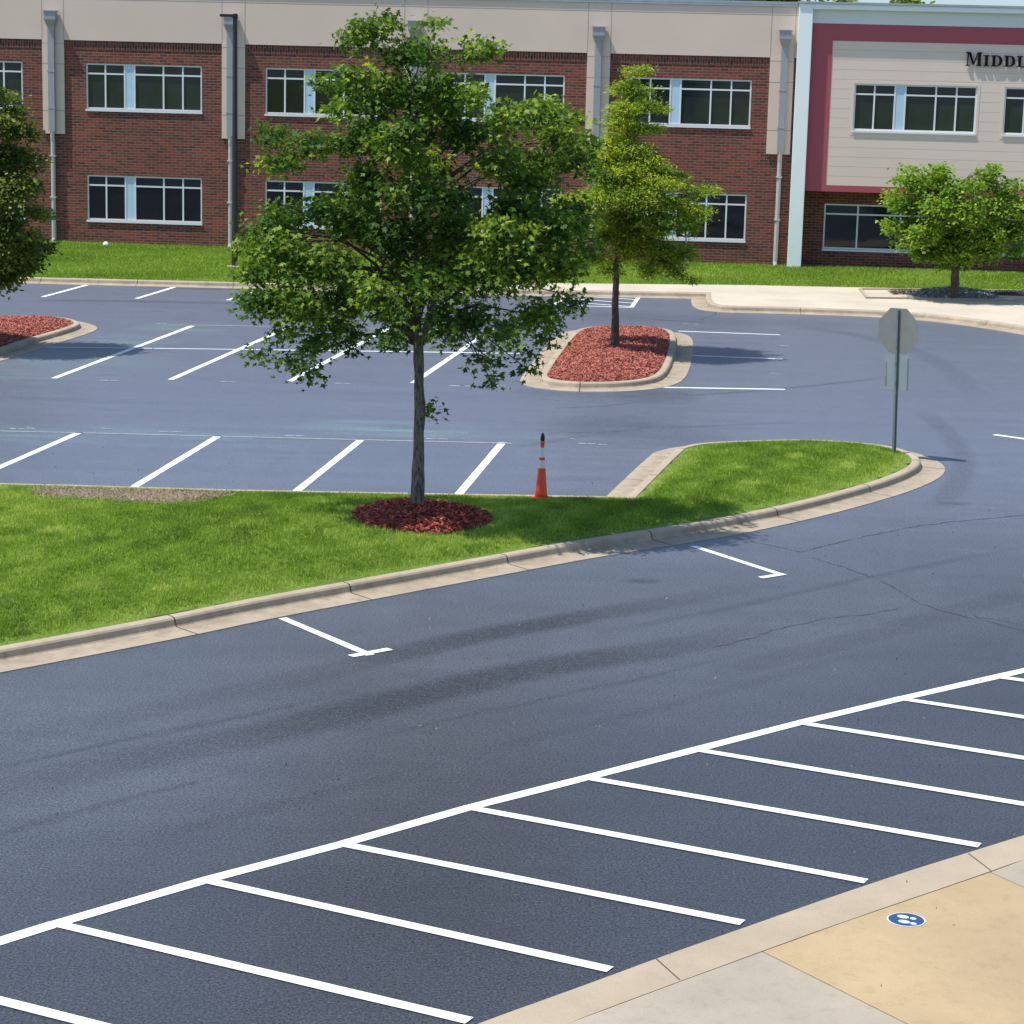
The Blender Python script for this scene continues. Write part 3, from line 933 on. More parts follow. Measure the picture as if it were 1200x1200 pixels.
# sealed cracks
def crack(pxs, w):
    m = MB(); r = random.Random(len(pxs) * 7 + int(pxs[0][0]))
    P = GP(pxs); q = []
    for a, b in zip(P[:-1], P[1:]):
        L = math.dist(a, b); k = max(2, int(L / .12))
        for i in range(k):
            q.append((a[0] + (b[0] - a[0]) * i / k + r.gauss(0, .018), a[1] + (b[1] - a[1]) * i / k + r.gauss(0, .018)))
    vs = []
    for i, c in enumerate(q):
        a = np.array(q[max(0, i - 1)]); b = np.array(q[min(len(q) - 1, i + 1)]); t = (b - a) / (np.linalg.norm(b - a) + 1e-9); nn = np.array([t[1], -t[0]]) * w * .75 * r.uniform(0, 1.1) / 2
        vs += [(c[0] - nn[0], c[1] - nn[1], .003), (c[0] + nn[0], c[1] + nn[1], .003)]
    m.add(vs, [(2 * i, 2 * i + 1, 2 * i + 3, 2 * i + 2) for i in range(len(q) - 1)])
    tag(m.build('asphalt_crack', M['crack']), kind='structure')


crack([(862, 630), (937, 647), (1000, 632), (1066, 618), (1120, 611), (1210, 603)], .05)
crack([(955, 654), (1000, 669), (1030, 680), (1055, 693), (1078, 708), (1110, 717), (1140, 725), (1170, 731), (1210, 742)], .045)
crack([(835, 760), (900, 741), (965, 725), (1020, 720), (1076, 708)], .035)
crack([(1140, 722), (1180, 728), (1210, 736)], .03)
crack([(820, 375), (838, 368), (842, 363)], .06)
crack([(735, 372), (790, 376), (830, 378)], .07)
crack([(600, 463), (660, 470), (720, 472)], .03)
crack([(730, 465), (790, 460), (820, 464)], .03)
crack([(640, 508), (720, 506), (770, 500)], .03)

# loose grit and leaf crumbs on the paving
gp_ = rng.uniform([-9, 17.5], [11, 44], (420, 2)); gp_ = gp_[~in_poly(gp_, ISL)]
gz_ = np.where(in_poly(gp_, ccw(kn_s + [(jr[-1][0] + 10, jr[-1][1] + 2), J2b, J1b, (J1b[0] - 8, J1b[1] - 4)])), ZN + .004, .006)
gk = blades('grit', gp_, gz_ + .01, .016, .022, 1, M['straw'], 2.0)
tag(gk, 'scattered crumbs of dry leaf and grit on the dark road', 'grit', kind='stuff')

# ------------------------------------------------------------------ school building
ROT = TH


class LB(MB):
    """mesh in the facade's local frame: x along the wall, -y out of the wall, z up"""


school = empty('school_building', (FO[0], FO[1], 0), ROT)
tag(school, 'two storey red brick school with pale stucco band and maroon entrance block', 'school building')


def wall_holes(m, s0, s1, z0, z1, out, holes, depth=.12):
    """front face with rectangular holes and their reveals; out = distance in front of main wall"""
    xs = sorted({s0, s1, *[h[0] for h in holes], *[h[1] for h in holes]}); zs = sorted({z0, z1, *[h[2] for h in holes], *[h[3] for h in holes]})
    xs = [x for x in xs if s0 <= x <= s1]; zs = [z for z in zs if z0 <= z <= z1]
    y = -out
    for i in range(len(xs) - 1):
        for j in range(len(zs) - 1):
            cx, cz = (xs[i] + xs[i + 1]) / 2, (zs[j] + zs[j + 1]) / 2
            if any(h[0] < cx < h[1] and h[2] < cz < h[3] for h in holes): continue
            m.add([(xs[i], y, zs[j]), (xs[i + 1], y, zs[j]), (xs[i + 1], y, zs[j + 1]), (xs[i], y, zs[j + 1])], [(0, 1, 2, 3)])
    for a, b, c, d in holes:
        y2 = y + depth
        m.add([(a, y, c), (b, y, c), (b, y, d), (a, y, d), (a, y2, c), (b, y2, c), (b, y2, d), (a, y2, d)], [(0, 4, 5, 1), (1, 5, 6, 2), (2, 6, 7, 3), (3, 7, 4, 0)])
    return m


def sx_(x, y=130, out=0.0): return F(x, y, out)[0]


Z_UB, Z_UT = 5.14, 6.77       # upper window rows
Z_LB, Z_LT = 1.14, 2.77
Z_BAND, Z_TOP = 7.57, 9.40
W_W = sx_(236.3, 100) - sx_(100.5, 100)
bay_px = [(-108, 66), (100.5, 73), (311, 80), (522, 86), (739, 92)]
bays = [sx_(x, y) for x, y in bay_px]
hol = []
for b in bays:
    hol += [(b, b + W_W, Z_UB, Z_UT), (b, b + W_W, Z_LB, Z_LT)]
S_END = sx_(930, 150)
bw = LB(); wall_holes(bw, -45, S_END + .3, 0.0, Z_BAND, 0, hol)
bw.box(-45, -44.9, 0.05, 22, 0, Z_BAND); bw.box(-45, 30, 22, 22.1, 0, Z_TOP)
bw.build('brick_wall', M['brick'], school)
# soldier course under the stucco
sc_ = LB()
sc_.box(-45, S_END, -.014, .01, Z_BAND - .31, Z_BAND - .004)
sc_.build('soldier_course', M['brick_u'], school)

# window frames: pane proportions measured from the photo
FRAC = [0, .166, .333, .418, .667, .834, 1.0]


def window(b, w, z0, z1, out, glass, frac=FRAC, panel=2, name='window', depth=.09, lowdark=True, trans=.225):
    """b,w start and width; frac = mullion positions; panel = index of the blue infill"""
    y = -out + depth
    fr = LB(); t = .055
    zt = z1 - (z1 - z0) * trans
    fr.box(b, b + w, y - .05, y + .02, z1 - t, z1)
    fr.box(b, b + w, y - .05, y + .02, z0, z0 + t)
    for i, f in enumerate(frac):
        c = b + w * f
        x0 = max(b, c - t / 2 - (0 if 0 < i < len(frac) - 1 else t / 2)); x1 = min(b + w, c + t / 2 + (0 if 0 < i < len(frac) - 1 else t / 2))
        fr.box(x0, x1, y - .05, y + .02, z0 + t, z1 - t)
    for i in range(len(frac) - 1):
        if i == panel: continue
        fr.box(b + w * frac[i] + t / 2 + (t / 2 if i == 0 else 0), b + w * frac[i + 1] - t / 2 - (t / 2 if i == len(frac) - 2 else 0), y - .048, y + .02, zt - t / 2, zt + t / 2)
    o = fr.build(name, M['frame'], school)
    for i in range(len(frac) - 1):
        x0, x1 = b + w * frac[i] + .02, b + w * frac[i + 1] - .02
        if i == panel:
            q = LB(); q.box(x0 - .0, x1 + .0, y - .035, y + .01, z0 + t, z1 - t); q.build('infill_panel', M['panel'], o)
        else:
            for k, (za, zb_) in enumerate(((z0 + .03, zt), (zt, z1 - .03))):
                q = LB(); a = .010 * random.uniform(-.5, .5)
                q.add([(x0, y + a, za), (x1, y - a, za), (x1, y - a * .6, zb_), (x0, y + a * .6, zb_)], [(0, 1, 2, 3)])
                q.build('pane', M['glass_t' if k and glass == 'glass_l' else glass], o)
    si = LB(); si.box(b - .02, b + w + .02, -out - .045, -out + depth - .05, z0 - .075, z0 - .004)
    si.build('sill', M['frame'], o)
    return o


for bi, b in enumerate(bays):
    window(b, W_W, Z_UB + .0, Z_UT, 0, 'glass_l' if bi == 2 else 'glass_u')
    window(b, W_W, Z_LB, Z_LT, 0, 'glass_l')

# stucco band with control joints, hanging pilasters
pil_px = [(50, 75.5), (260.5, 287.5), (474, 501), (688.5, 715.5), (903, 931)]
pils = [(sx_(a, 60), sx_(b, 60)) for a, b in pil_px]
Z_PB = 4.22
st_ = LB()
st_.box(-45, S_END + .3, -.06, .3, Z_BAND, Z_TOP)
st_.build('stucco_band', M['stucco'], school)
Z_J = 9.03
gr_ = LB(); gr_.box(-45, S_END + .2, -.0625, -.05, Z_J - .012, Z_J + .012); gr_.build('stucco_joint', M['groove'], school)
for a, b in pils:
    for c in (a, b):
        gr_ = LB(); gr_.box(c - .010, c + .010, -.0632, -.05, Z_BAND, Z_TOP - .05); gr_.build('stucco_joint', M['groove'], school)
for a, b in pils:
    q = LB(); q.box(a, b, -.075, .0, Z_PB, Z_BAND - .0)
    po = q.build('pilaster', M['stucco'], school)
    for z in (7.45, 6.72, 5.05):
        q = LB(); q.box(a + .001, b - .001, -.0775, -.05, z - .010, z + .010); q.build('joint', M['groove'], po)
cp = LB(); cp.box(-45, S_END + .25, -.11, .35, Z_TOP, Z_TOP + .09); cp.box(-45, S_END + .25, -.105, -.09, Z_TOP - .08, Z_TOP)
cp.build('coping', M['coping'], school)
rf = LB(); rf.box(-44.8, 30, .36, 22, Z_BAND + .9, Z_BAND + 1.0); rf.build('roof', M['roof'], school)

# downspouts with conductor heads
for (xh, yh, k) in ((60, 20, 0), (273.5, 26, 1), (486, 32, 2), (702, 39, 3), (920.5, 43, 4)):
    s, z = F(xh, yh, .12)
    if k == 1: s -= .10
    hw, pw_ = .21, .115
    q = LB(); q.box(s - hw, s + hw, -.36, -.085, z - .08, z + .20)
    q.add([(s - hw, -.36, z - .08), (s + hw, -.36, z - .08), (s + hw, -.085, z - .08), (s - hw, -.085, z - .08), (s - pw_, -.235, z - .34), (s + pw_, -.235, z - .34), (s + pw_, -.085, z - .34), (s - pw_, -.085, z - .34)], [(0, 1, 5, 4), (1, 2, 6, 5), (2, 3, 7, 6), (3, 0, 4, 7), (4, 5, 6, 7)])
    q.box(s - hw - .03, s + hw + .03, -.39, -.085, z + .20, z + .23)
    q.box(s - pw_, s + pw_, -.235, -.085, Z_PB + .08, z - .34)
    for zz in (Z_PB + .9, Z_PB + 2.2): q.box(s - .14, s + .14, -.245, -.08, zz, zz + .05)
    d0 = q.build('downspout', M['pipe'], school)
    q = LB(); q.tube([(s, -.16, Z_PB + .1), (s, -.14, Z_PB - .15), (s, -.11, Z_PB - .3), (s, -.11, .45), (s, -.20, .2)], .08, 10)
    for zz in (3.4, 1.9): q.box(s - .11, s + .11, -.20, -.01, zz, zz + .05)
    q.build('lower_pipe', M['pipe_w'], d0, smooth=False)

# entrance block on the right --------------------------------------------------
OF, OC = .55, .30            # frame front and cladding front
c0 = F(936, 8, OF)[0]; c1 = F(951.5, 15, OF)[0]
cb0 = F(923, 311, OF)[0]; cb1 = F(940, 311, OF)[0]
c0 = (c0 + cb0) / 2; c1 = (c1 + cb1) / 2
z_ft = F(1060, 6.5, OF)[1]; z_fb = F(1060, 13.0, OF)[1]
S_R = 22.0
wf = LB(); wf.box(c0, c1, -OF, 6, .16, z_ft); wf.box(c1, S_R, -OF, 6, z_fb, z_ft - .002)
wf.build('white_frame', M['white'], school, bevel=.012)
wc = LB(); wc.box(c0 - .05, S_R, -OF - .06, 6.1, z_ft, z_ft + .07); wc.build('coping', M['coping'], school)
z_m1 = F(1060, 29.5, OC)[1]        # bottom of the shaded white band, top of the maroon
z_m2 = F(1060, 49.5, OC)[1]        # top of cream siding
z_m3 = F(1060, 219.5, OC)[1]; z_m4 = F(1060, 227, OC)[1]
s_m = F(972, 130, OC)[0]
q = LB(); q.box(c1, S_R, -OC - .02, 0, z_m1, z_fb); q.build('upper_band', M['white_shaded'], school)
q = LB(); q.box(c1, S_R, -OC, 0, z_m2, z_m1); q.box(c1, s_m, -OC, 0, z_m3, z_m2); q.box(c1, S_R, -OC, 1.3, z_m4, z_m3)
q.build('maroon_border', M['maroon'], school)
cw = F(1000.7, 120, OC)[0]; cww = F(1144.5, 124, OC)[0] - cw
zc0 = F(1072, 154.5, OC)[1]; zc1 = F(1072, 99.5, OC)[1]
cn = F(1177, 120, OC)[0]
ch = [(cw, cw + cww, zc0, zc1), (cn, cn + cww, zc0, zc1)]
q = LB(); wall_holes(q, s_m, S_R, z_m3, z_m2, OC - .015, ch)
sd = q.build('siding_wall', M['siding'], school)
zz = z_m3 + .33
while zz < z_m2 - .15:
    segs_ = [(s_m + .01, cw - .12), (cw + cww + .12, cn - .12), (cn + cww + .12, S_R)] if zc0 - .15 < zz < zc1 + .12 else [(s_m + .01, S_R)]
    for a, b in segs_:
        q = LB(); q.box(a, b, -OC + .0135, -OC + .0200, zz - .007, zz + .007); q.build('lap_joint', M['lap'], sd)
    zz += .335
for a, b, z0, z1 in ch:
    w_ = window(a, cww, z0, z1, OC - .015, 'glass_u')
    q = LB(); t = .09; y0, y1 = -OC + .006, -OC + .018
    q.box(a - t, a + cww + t, y0, y1, z1, z1 + t); q.box(a - t, a + cww + t, y0, y1, z0 - t - .08, z0 - .08); q.box(a - t, a, y0, y1, z0 - .08, z1); q.box(a + cww, a + cww + t, y0, y1, z0 - .08, z1)
    q.build('trim', M['siding'], w_)
# brick below, set back
OB = -.8
lw0 = F(965, 265, OB)[0]; lw1 = lw0 + 2.79 * 1.0
zl0 = F(1000, 292.3, OB)[1]; zl1 = F(1000, 239.5, OB)[1]
lowins = [(lw0, F(1053, 265, OB)[0] + 1.55), (F(1160, 265, OB)[0], F(1160, 265, OB)[0] + 4.4)]
q = LB(); wall_holes(q, c1 - .02, S_R, 0, z_m4 + .3, OB, [(a, b, zl0, zl1) for a, b in lowins])
q.build('brick_wall', M['brick'], school)
for a, b in lowins:
    window(a, b - a, zl0, zl1, OB, 'glass_l', frac=[0, .285, .645, 1.0], panel=-9)


# raised letters
def letter_polys(ch):
    if ch == 'M':
        return [[(0, 0), (.34, 0), (.34, .07), (.22, .09), (.22, .91), (.34, .93), (.0, 1), (0, .93), (.12, .91), (.12, .09), (0, .07)][:0] or [(0, 0), (.30, 0), (.30, .07), (.19, .1), (.19, .9), (.0, .9 + .03), (0, .07), (.09, .1)][:0] or [(.0, .0), (.28, .0), (.28, .08), (0, .08)],
                [(.10, .08), (.18, .08), (.18, .92), (.10, .92)], [(0, .92), (.34, .92), (.34, 1), (0, 1)],
                [(.19, .92), (.38, .92), (.66, .10), (.52, .10)], [(.58, .10), (.66, .10), (.90, .92), (.84, .92)],
                [(.88, .92), (1.22, .92), (1.22, 1), (.88, 1)], [(.92, .08), (1.13, .08), (1.13, .92), (.92, .92)], [(.82, 0), (1.22, 0), (1.22, .08), (.82, .08)]], 1.22
    if ch == 'I':
        return [[(0, 0), (.48, 0), (.48, .08), (0, .08)], [(.13, .08), (.35, .08), (.35, .92), (.13, .92)], [(0, .92), (.48, .92), (.48, 1), (0, 1)]], .48
    if ch == 'D':
        P = [[(0, 0), (.5, 0), (.5, .08), (0, .08)], [(0, .92), (.5, .92), (.5, 1), (0, 1)], [(.12, .08), (.34, .08), (.34, .92), (.12, .92)]]
        for i in range(10):
            t0, t1 = -math.pi / 2 + math.pi * i / 10, -math.pi / 2 + math.pi * (i + 1) / 10
            P.append([(.5 + .42 * math.cos(t0), .5 + .5 * math.sin(t0)), (.5 + .42 * math.cos(t1), .5 + .5 * math.sin(t1)), (.5 + .19 * math.cos(t1), .5 + .42 * math.sin(t1)), (.5 + .19 * math.cos(t0), .5 + .42 * math.sin(t0))])
        return P, .92
    if ch == 'L':
        return [[(0, 0), (.76, 0), (.76, .08), (0, .08)], [(.12, .08), (.34, .08), (.34, .92), (.12, .92)], [(0, .92), (.48, .92), (.48, 1), (0, 1)], [(.68, .08), (.76, .08), (.76, .34)]], .76
    return [[(0, 0), (.78, 0), (.78, .08), (0, .08)], [(.12, .08), (.34, .08), (.34, .92), (.12, .92)], [(0, .92), (.76, .92), (.76, 1), (0, 1)], [(.34, .46), (.56, .46), (.56, .54), (.34, .54)], [(.70, .08), (.78, .08), (.78, .32)], [(.68, .92), (.76, .92), (.76, .70)], [(.54, .36), (.60, .36), (.60, .64), (.54, .64)]], .78


s, zb = F(1131.5, 77.0, OC); _, zt = F(1131.5, 60.8, OC)
hb = zt - zb; hs = hb * .80
cx = s
for i, chh in enumerate('MIDDLE'):
    P, w = letter_polys(chh); k = hb if i == 0 else hs
    zb2 = zb
    if i == 0: k_x = (F(1150.5, 70, OC)[0] - s) / 1.22
    else: k_x = hs * 1.10
    q = LB(); n0 = 0
    for pi, poly in enumerate(P):
        a2_ = area2(poly)
        if a2_ < 0: poly = poly[::-1]
        y0, y1 = -OC - .075 - .0015 * (pi % 3), -OC - .01
        n = len(poly)
        vs = [(cx + x * k_x, y0, zb2 + z * k) for x, z in poly] + [(cx + x * k_x, y1, zb2 + z * k) for x, z in poly]
        q.add(vs, [tuple(range(n)), tuple(range(n, 2 * n))[::-1]] + [(j, n + j, n + (j + 1) % n, (j + 1) % n) for j in range(n)])
    q.build('sign_letter', M['letter'], school)
    cx += w * k_x + .06

# ------------------------------------------------------------------ light pole
b = G(275, 313, .2); zt = CAMH + (on_depth(273.5, 17, b[1])[2] - CAMH)
lp = empty('light_pole', (b[0], b[1], .18))
tag(lp, 'tall dark bronze parking lot light pole standing on the lawn before the school', 'light pole')
q = MB(); q.lathe([(.16, 0), (.16, .03), (.105, .05), (.10, .12), (.075, zt - .3), (.07, zt - .2)], 14); q.build('pole', M['pole'], lp, smooth=True)
q = MB(); q.lathe([(.26, -.1), (.26, .05), (.24, .07)], 18); q.build('base', M['kerb'], lp)
q = MB(); q.box(-.50, .06, -.13, .13, zt - .26, zt - .17); q.box(-.08, .09, -.05, .05, zt - .34, zt - .15); hd = q.build('lamp_head', M['pole'], lp, bevel=.02)
q = MB(); q.box(-.46, -.12, -.10, .10, zt - .272, zt - .262); q.build('lens', M['lens'], hd)
q = MB(); q.box(-.04, .04, -.085, -.06, .5, .75); q.build('hand_hole', M['pole'], lp)

# ------------------------------------------------------------------ stop sign seen from behind
b = G(1047, 530.5, .16)
YAW = RAD(-40)
sg = empty('stop_sign', (b[0], b[1], .16), YAW); sg.rotation_euler = (0, RAD(-1.6), YAW)
tag(sg, 'octagonal stop sign seen from its grey back on a galvanised post at the island tip', 'stop sign')
H = on_depth(1049, 361.5, b[1])[2] - .16
q = MB()
pw = .035
vs = []
for z in (-.3, H - .03):
    vs += [(-.045, .018, z), (-.022, .018, z), (-.018, -.022, z), (.018, -.022, z), (.022, .018, z), (.045, .018, z), (.045, .024, z), (.018, .024, z), (.014, -.016, z), (-.014, -.016, z), (-.018, .024, z), (-.045, .024, z)]
q.add(vs, [(i, (i + 1) % 12, 12 + (i + 1) % 12, 12 + i) for i in range(12)] + [tuple(range(12, 24))])
q.build('post', M['galv'], sg)
R8 = 0.428 / math.cos(math.pi / 8)
oc = [(R8 * math.cos(math.pi / 8 + k * math.pi / 4), R8 * math.sin(math.pi / 8 + k * math.pi / 4)) for k in range(8)]
zc = H - 0.428
q = MB(); q.add([(x, .027, zc + z) for x, z in oc] + [(x, .031, zc + z) for x, z in oc], [tuple(range(8)), tuple(range(8, 16))[::-1]] + [(i, 8 + i, 8 + (i + 1) % 8, (i + 1) % 8) for i in range(8)])
pl = q.build('sign_plate', M['plate'], sg)
q = MB(); q.add([(x * .99, .0325, zc + z * .99) for x, z in oc], [tuple(range(8))[::-1]]); q.build('border', M['signwhite'], pl)
q = MB(); q.add([(x * .95, .0340, zc + z * .95) for x, z in oc], [tuple(range(8))[::-1]]); q.build('face', M['red'], pl)
for z in (zc + .3, zc - .3, zc - .62, zc - .98):
    q = MB(); q.box(-.012, .012, -.032, -.02, z - .012, z + .012); q.build('bolt', M['galv'], sg)
zl = zc - 0.428 - .03
q = MB(); q.box(-.265, .265, .027, .031, zl - .66, zl)
q.build('lower_plate', M['plate2'], sg, bevel=.0)
q = MB(); q.box(-.245, -.225, .022, .0268, zl - .60, zl - .15); q.build('brace', M['galv'], sg); q = MB(); q.box(.225, .25, .022, .0268, zl - .66, zl - .05); q.build('brace', M['galv'], sg)

# ------------------------------------------------------------------ traffic cone
b = G(634, 585.5, .17)
cn_ = empty('traffic_cone', (b[0], b[1], float(isl_height(np.array([[b[0], b[1]]]))[0]) + .005))
tag(cn_, 'tall slim orange traffic cone with two white bands and black tip on the grass edge', 'traffic cone')
HC = 1.10


def crad(z): return .108 - (.108 - .030) * (z / .88)


q = MB(); q.lathe([(crad(0) + .006, .025), (crad(.1), .10), (crad(.5), .5), (crad(.88), .88), (.034, .93), (.040, .95), (.034, .965), (.031, .975)], 28); q.build('body', M['orange'], cn_, smooth=True)
q = MB()
q.prism([(.17 * math.cos(t) * 1.0, .17 * math.sin(t)) for t in np.linspace(0, 2 * math.pi, 8, endpoint=False) + math.pi / 8], 0, .032); q.build('base', M['orange'], cn_, bevel=.006)
for z0, z1 in ((.525, .655), (.705, .865)):
    q = MB(); q.lathe([(crad(z0) + .003, z0), (crad(z1) + .003, z1)], 28); q.build('reflective_band', M['band'], cn_, smooth=False)
q = MB(); q.lathe([(.030, .975), (.038, 1.0), (.036, 1.04), (.022, 1.09), (.006, 1.115)], 20); q.build('grip_tip', M['black'], cn_, smooth=True)

# ------------------------------------------------------------------ small things on the far lawn
s, _ = F(124, 287); b = G(124, 288.5, .28)
q = MB(); q.lathe([(.11, 0), (.115, .05), (.10, .12), (.06, .17), (.02, .185)], 18); q.lathe([(.14, 0), (.14, .02), (.12, .025)], 18)
o = q.build('drain_cap', M['signwhite'], smooth=True, loc=(b[0], b[1], .26)); tag(o, 'small white drain cap in the lawn below the first brick bay', 'drain cap')
b = G(802.5, 318, .2)
sp = empty('sign_post', (b[0], b[1], .2)); tag(sp, 'thin grey post with small white plate behind the pyramidal tree', 'sign post')
q = MB(); q.box(-.03, .03, -.02, .02, -.2, 1.72); q.build('post', M['galv'], sp)
q = MB(); q.box(-.15, .15, -.03, -.022, 1.25, 1.70); q.build('plate', M['signwhite'], sp)


# ------------------------------------------------------------------ trees
def leaf_shape(kind):
    if kind == 'maple':      # five-pointed star leaf, fan of triangles
        pts = [(0, 0)]
        ang = [-150, -110, -62, -38, 0, 38, 62, 110, 150]; rad_ = [.42, .30, .78, .36, 1.0, .36, .78, .30, .42]
        return [(r * math.sin(RAD(a)), .15 + r * math.cos(RAD(a)), -.10 * abs(math.sin(RAD(a))) * r) for a, r in zip(ang, rad_)]
    if kind == 'oval':
        return [(0, 0, 0), (.30, .3, -.06), (.26, .7, -.06), (0, 1.0, -.12), (-.26, .7, -.06), (-.30, .3, -.06)]
    return [(0, 0, 0), (.16, .35, -.03), (.10, .75, -.06), (0, 1.0, -.12), (-.10, .75, -.06), (-.16, .35, -.03)]   # narrow


def leaves(name, P, size, kind, mat, parent, tint, droop=.5, spread=None):
    sh = np.array(leaf_shape(kind)); k = len(sh); N = len(P)
    az = rng.uniform(0, 2 * math.pi, N)
    if spread is not None:       # leaves point outwards from their twig
        az = np.arctan2(spread[:, 1], spread[:, 0]) + rng.normal(0, .8, N)
    el = rng.normal(-droop * .6, .45, N); ro = rng.normal(0, .75, N)
    ca, sa, ce, se = np.cos(az), np.sin(az), np.cos(el), np.sin(el)
    fwd = np.column_stack([ca * ce, sa * ce, se]); side = np.column_stack([-sa, ca, np.zeros(N)])
    up = np.cross(side, fwd) * -1
    up = np.cross(fwd, side)
    s2 = side * np.cos(ro)[:, None] + up * np.sin(ro)[:, None]; u2 = np.cross(fwd, s2)
    L = size * rng.uniform(.65, 1.25, N)
    v = P[:, None, :] + L[:, None, None] * (sh[None, :, 0, None] * s2[:, None, :] + sh[None, :, 1, None] * fwd[:, None, :] - sh[None, :, 2, None] * u2[:, None, :])
    return np_mesh(name, v.reshape(-1, 3), k, np.arange(N * k).reshape(-1, k), mat, parent, attr=dict(tint=np.repeat(np.clip(tint, 0, 1), k)))


def tree(name, base, trunk_pts, trunk_r, clumps, nleaf, leaf_size, kind, leafmat, bark, label, cat='tree', group=None, droop=.5, twig=.16, flat=.8, limb_r=.05, depth_k=.85, multi=2, hi_top=.0, seed=1, crown_cx=0.0, limb_lo=.32, limb_p=.8, shrink=1.0):
    """clumps: list of (dx, z, r) in metres in the picture plane through the trunk; depth is spread round the trunk"""
    r_ = np.random.default_rng(seed)
    t = empty(name, base); tag(t, label, cat, group)
    tk = MB(); lm = MB()
    tp = [np.array(p, float) for p in trunk_pts]
    # a slightly crooked trunk
    zz0 = [p[2] for p in tp]; zf = np.linspace(zz0[0], zz0[-1], 40)
    fine = [np.array([np.interp(z, zz0, [p[i] for p in tp]) for i in range(3)]) for z in zf]
    rf_ = [float(np.interp(z, zz0, trunk_r)) * (1 + r_.normal(0, .055)) for z in zf]
    fine = [f + np.array([r_.normal(0, .08) * q, r_.normal(0, .08) * q, 0]) for f, q in zip(fine, rf_)]
    tk.tube(fine, rf_, 14)
    zs = [p[2] for p in tp]
    zc = [c[1] for c in clumps]
    cl = []
    for dx, z, r in clumps:
        # half-width of the crown at this height
        hw = max([abs(c[0] - crown_cx) + c[2] for c in clumps if abs(c[1] - z) < max(.35, c[2])] + [r])
        free = math.sqrt(max(.0, hw * hw - (dx - crown_cx) ** 2)) * depth_k
        m = multi if free > r * 1.2 else 1
        for k in range(m):
            if m == 1: dy = r_.uniform(-free, free) * .7
            else: dy = -free + (k + .5 + r_.uniform(-.3, .3)) * 2 * free / m
            jx = 0 if k == 0 else r_.normal(0, .15 * r); jz = 0 if k == 0 else r_.normal(0, .3 * r)
            cl.append((dx + jx, dy, z + jz, r * shrink))
    tot = sum(c[3] ** 2 for c in cl)
    PP, SS, TT = [], [], []

    def trunk_at(z):
        return np.array([np.interp(z, zs, [p[i] for p in tp]) for i in range(3)])
    for (x, y, z, r) in cl:
        c = np.array([x, y, z])
        H_ = zs[-1] - zs[0]
        zst = min(zs[-1] - .1, max(zs[0] + H_ * (limb_lo + r_.uniform(0, .14)), z - .55 * math.hypot(x, y) - .1)); s0 = trunk_at(zst)
        if np.linalg.norm(c - s0) > .3 and r_.uniform() < limb_p:
            dd = np.linalg.norm(c - s0)
            m1 = s0 + (c - s0) * .5 + np.array([0, 0, .16 * dd]) + r_.normal(0, .05, 3)
            rr0 = min(limb_r * (.25 + .4 * dd / 2.5), np.interp(zst, zs, trunk_r) * .6)
            lm.tube([s0, (s0 + m1) / 2 + np.array([0, 0, .05 * dd]), m1, c], [rr0, rr0 * .7, rr0 * .5, rr0 * .2], 6, cap=False)
        nl = max(12, int(nleaf * r * r / tot)); ntw = max(4, int(nl / 13))
        d = r_.normal(size=(ntw, 3)); d /= np.linalg.norm(d, axis=1)[:, None]; rad_ = r * r_.uniform(.35, 1.0, ntw) ** .6
        ends = c + d * rad_[:, None] * np.array([1, 1, flat]); ends[:, 2] -= .10 * r
        for e in ends[:: 2]:
            lm.tube([c, (c + e) / 2 + r_.normal(0, .03, 3), e], [.010, .007, .004], 3, cap=False)
        per = r_.integers(8, 19, ntw); who = np.repeat(np.arange(ntw), per)
        tpos = r_.uniform(.25, 1.1, len(who))
        off = r_.normal(0, 1, (len(who), 3)) * twig * np.array([1, 1, .55])
        pts = c + (ends[who] - c) * tpos[:, None] + off
        cb = r_.normal(.40, .13); tb = r_.normal(0, .11, ntw)[who]
        # the sprays at the outside are the young, yellower leaves
        tn = cb + tb + r_.normal(0, .10, len(who)) + hi_top * (tpos - .6) + .10 * (z - np.mean(zc)) / (max(zc) - min(zc) + .1)
        PP.append(pts); SS.append(off + .3 * d[who]); TT.append(tn)
    tk.build('trunk', M[bark], t, smooth=True); lm.build('branches', M['bark_d'], t)
    leaves('crown', np.vstack(PP), leaf_size, kind, M[leafmat], t, np.concatenate(TT), droop, np.vstack(SS))
    return t


def px_clumps(base, px_list):
    """clumps measured in the photo -> metres in the vertical plane through the trunk"""
    out = []
    for x, y, r in px_list:
        p = on_depth(x, y, base[1]); out.append((p[0] - base[0], p[2] - base[2], r * base[1] / FPX))
    return out


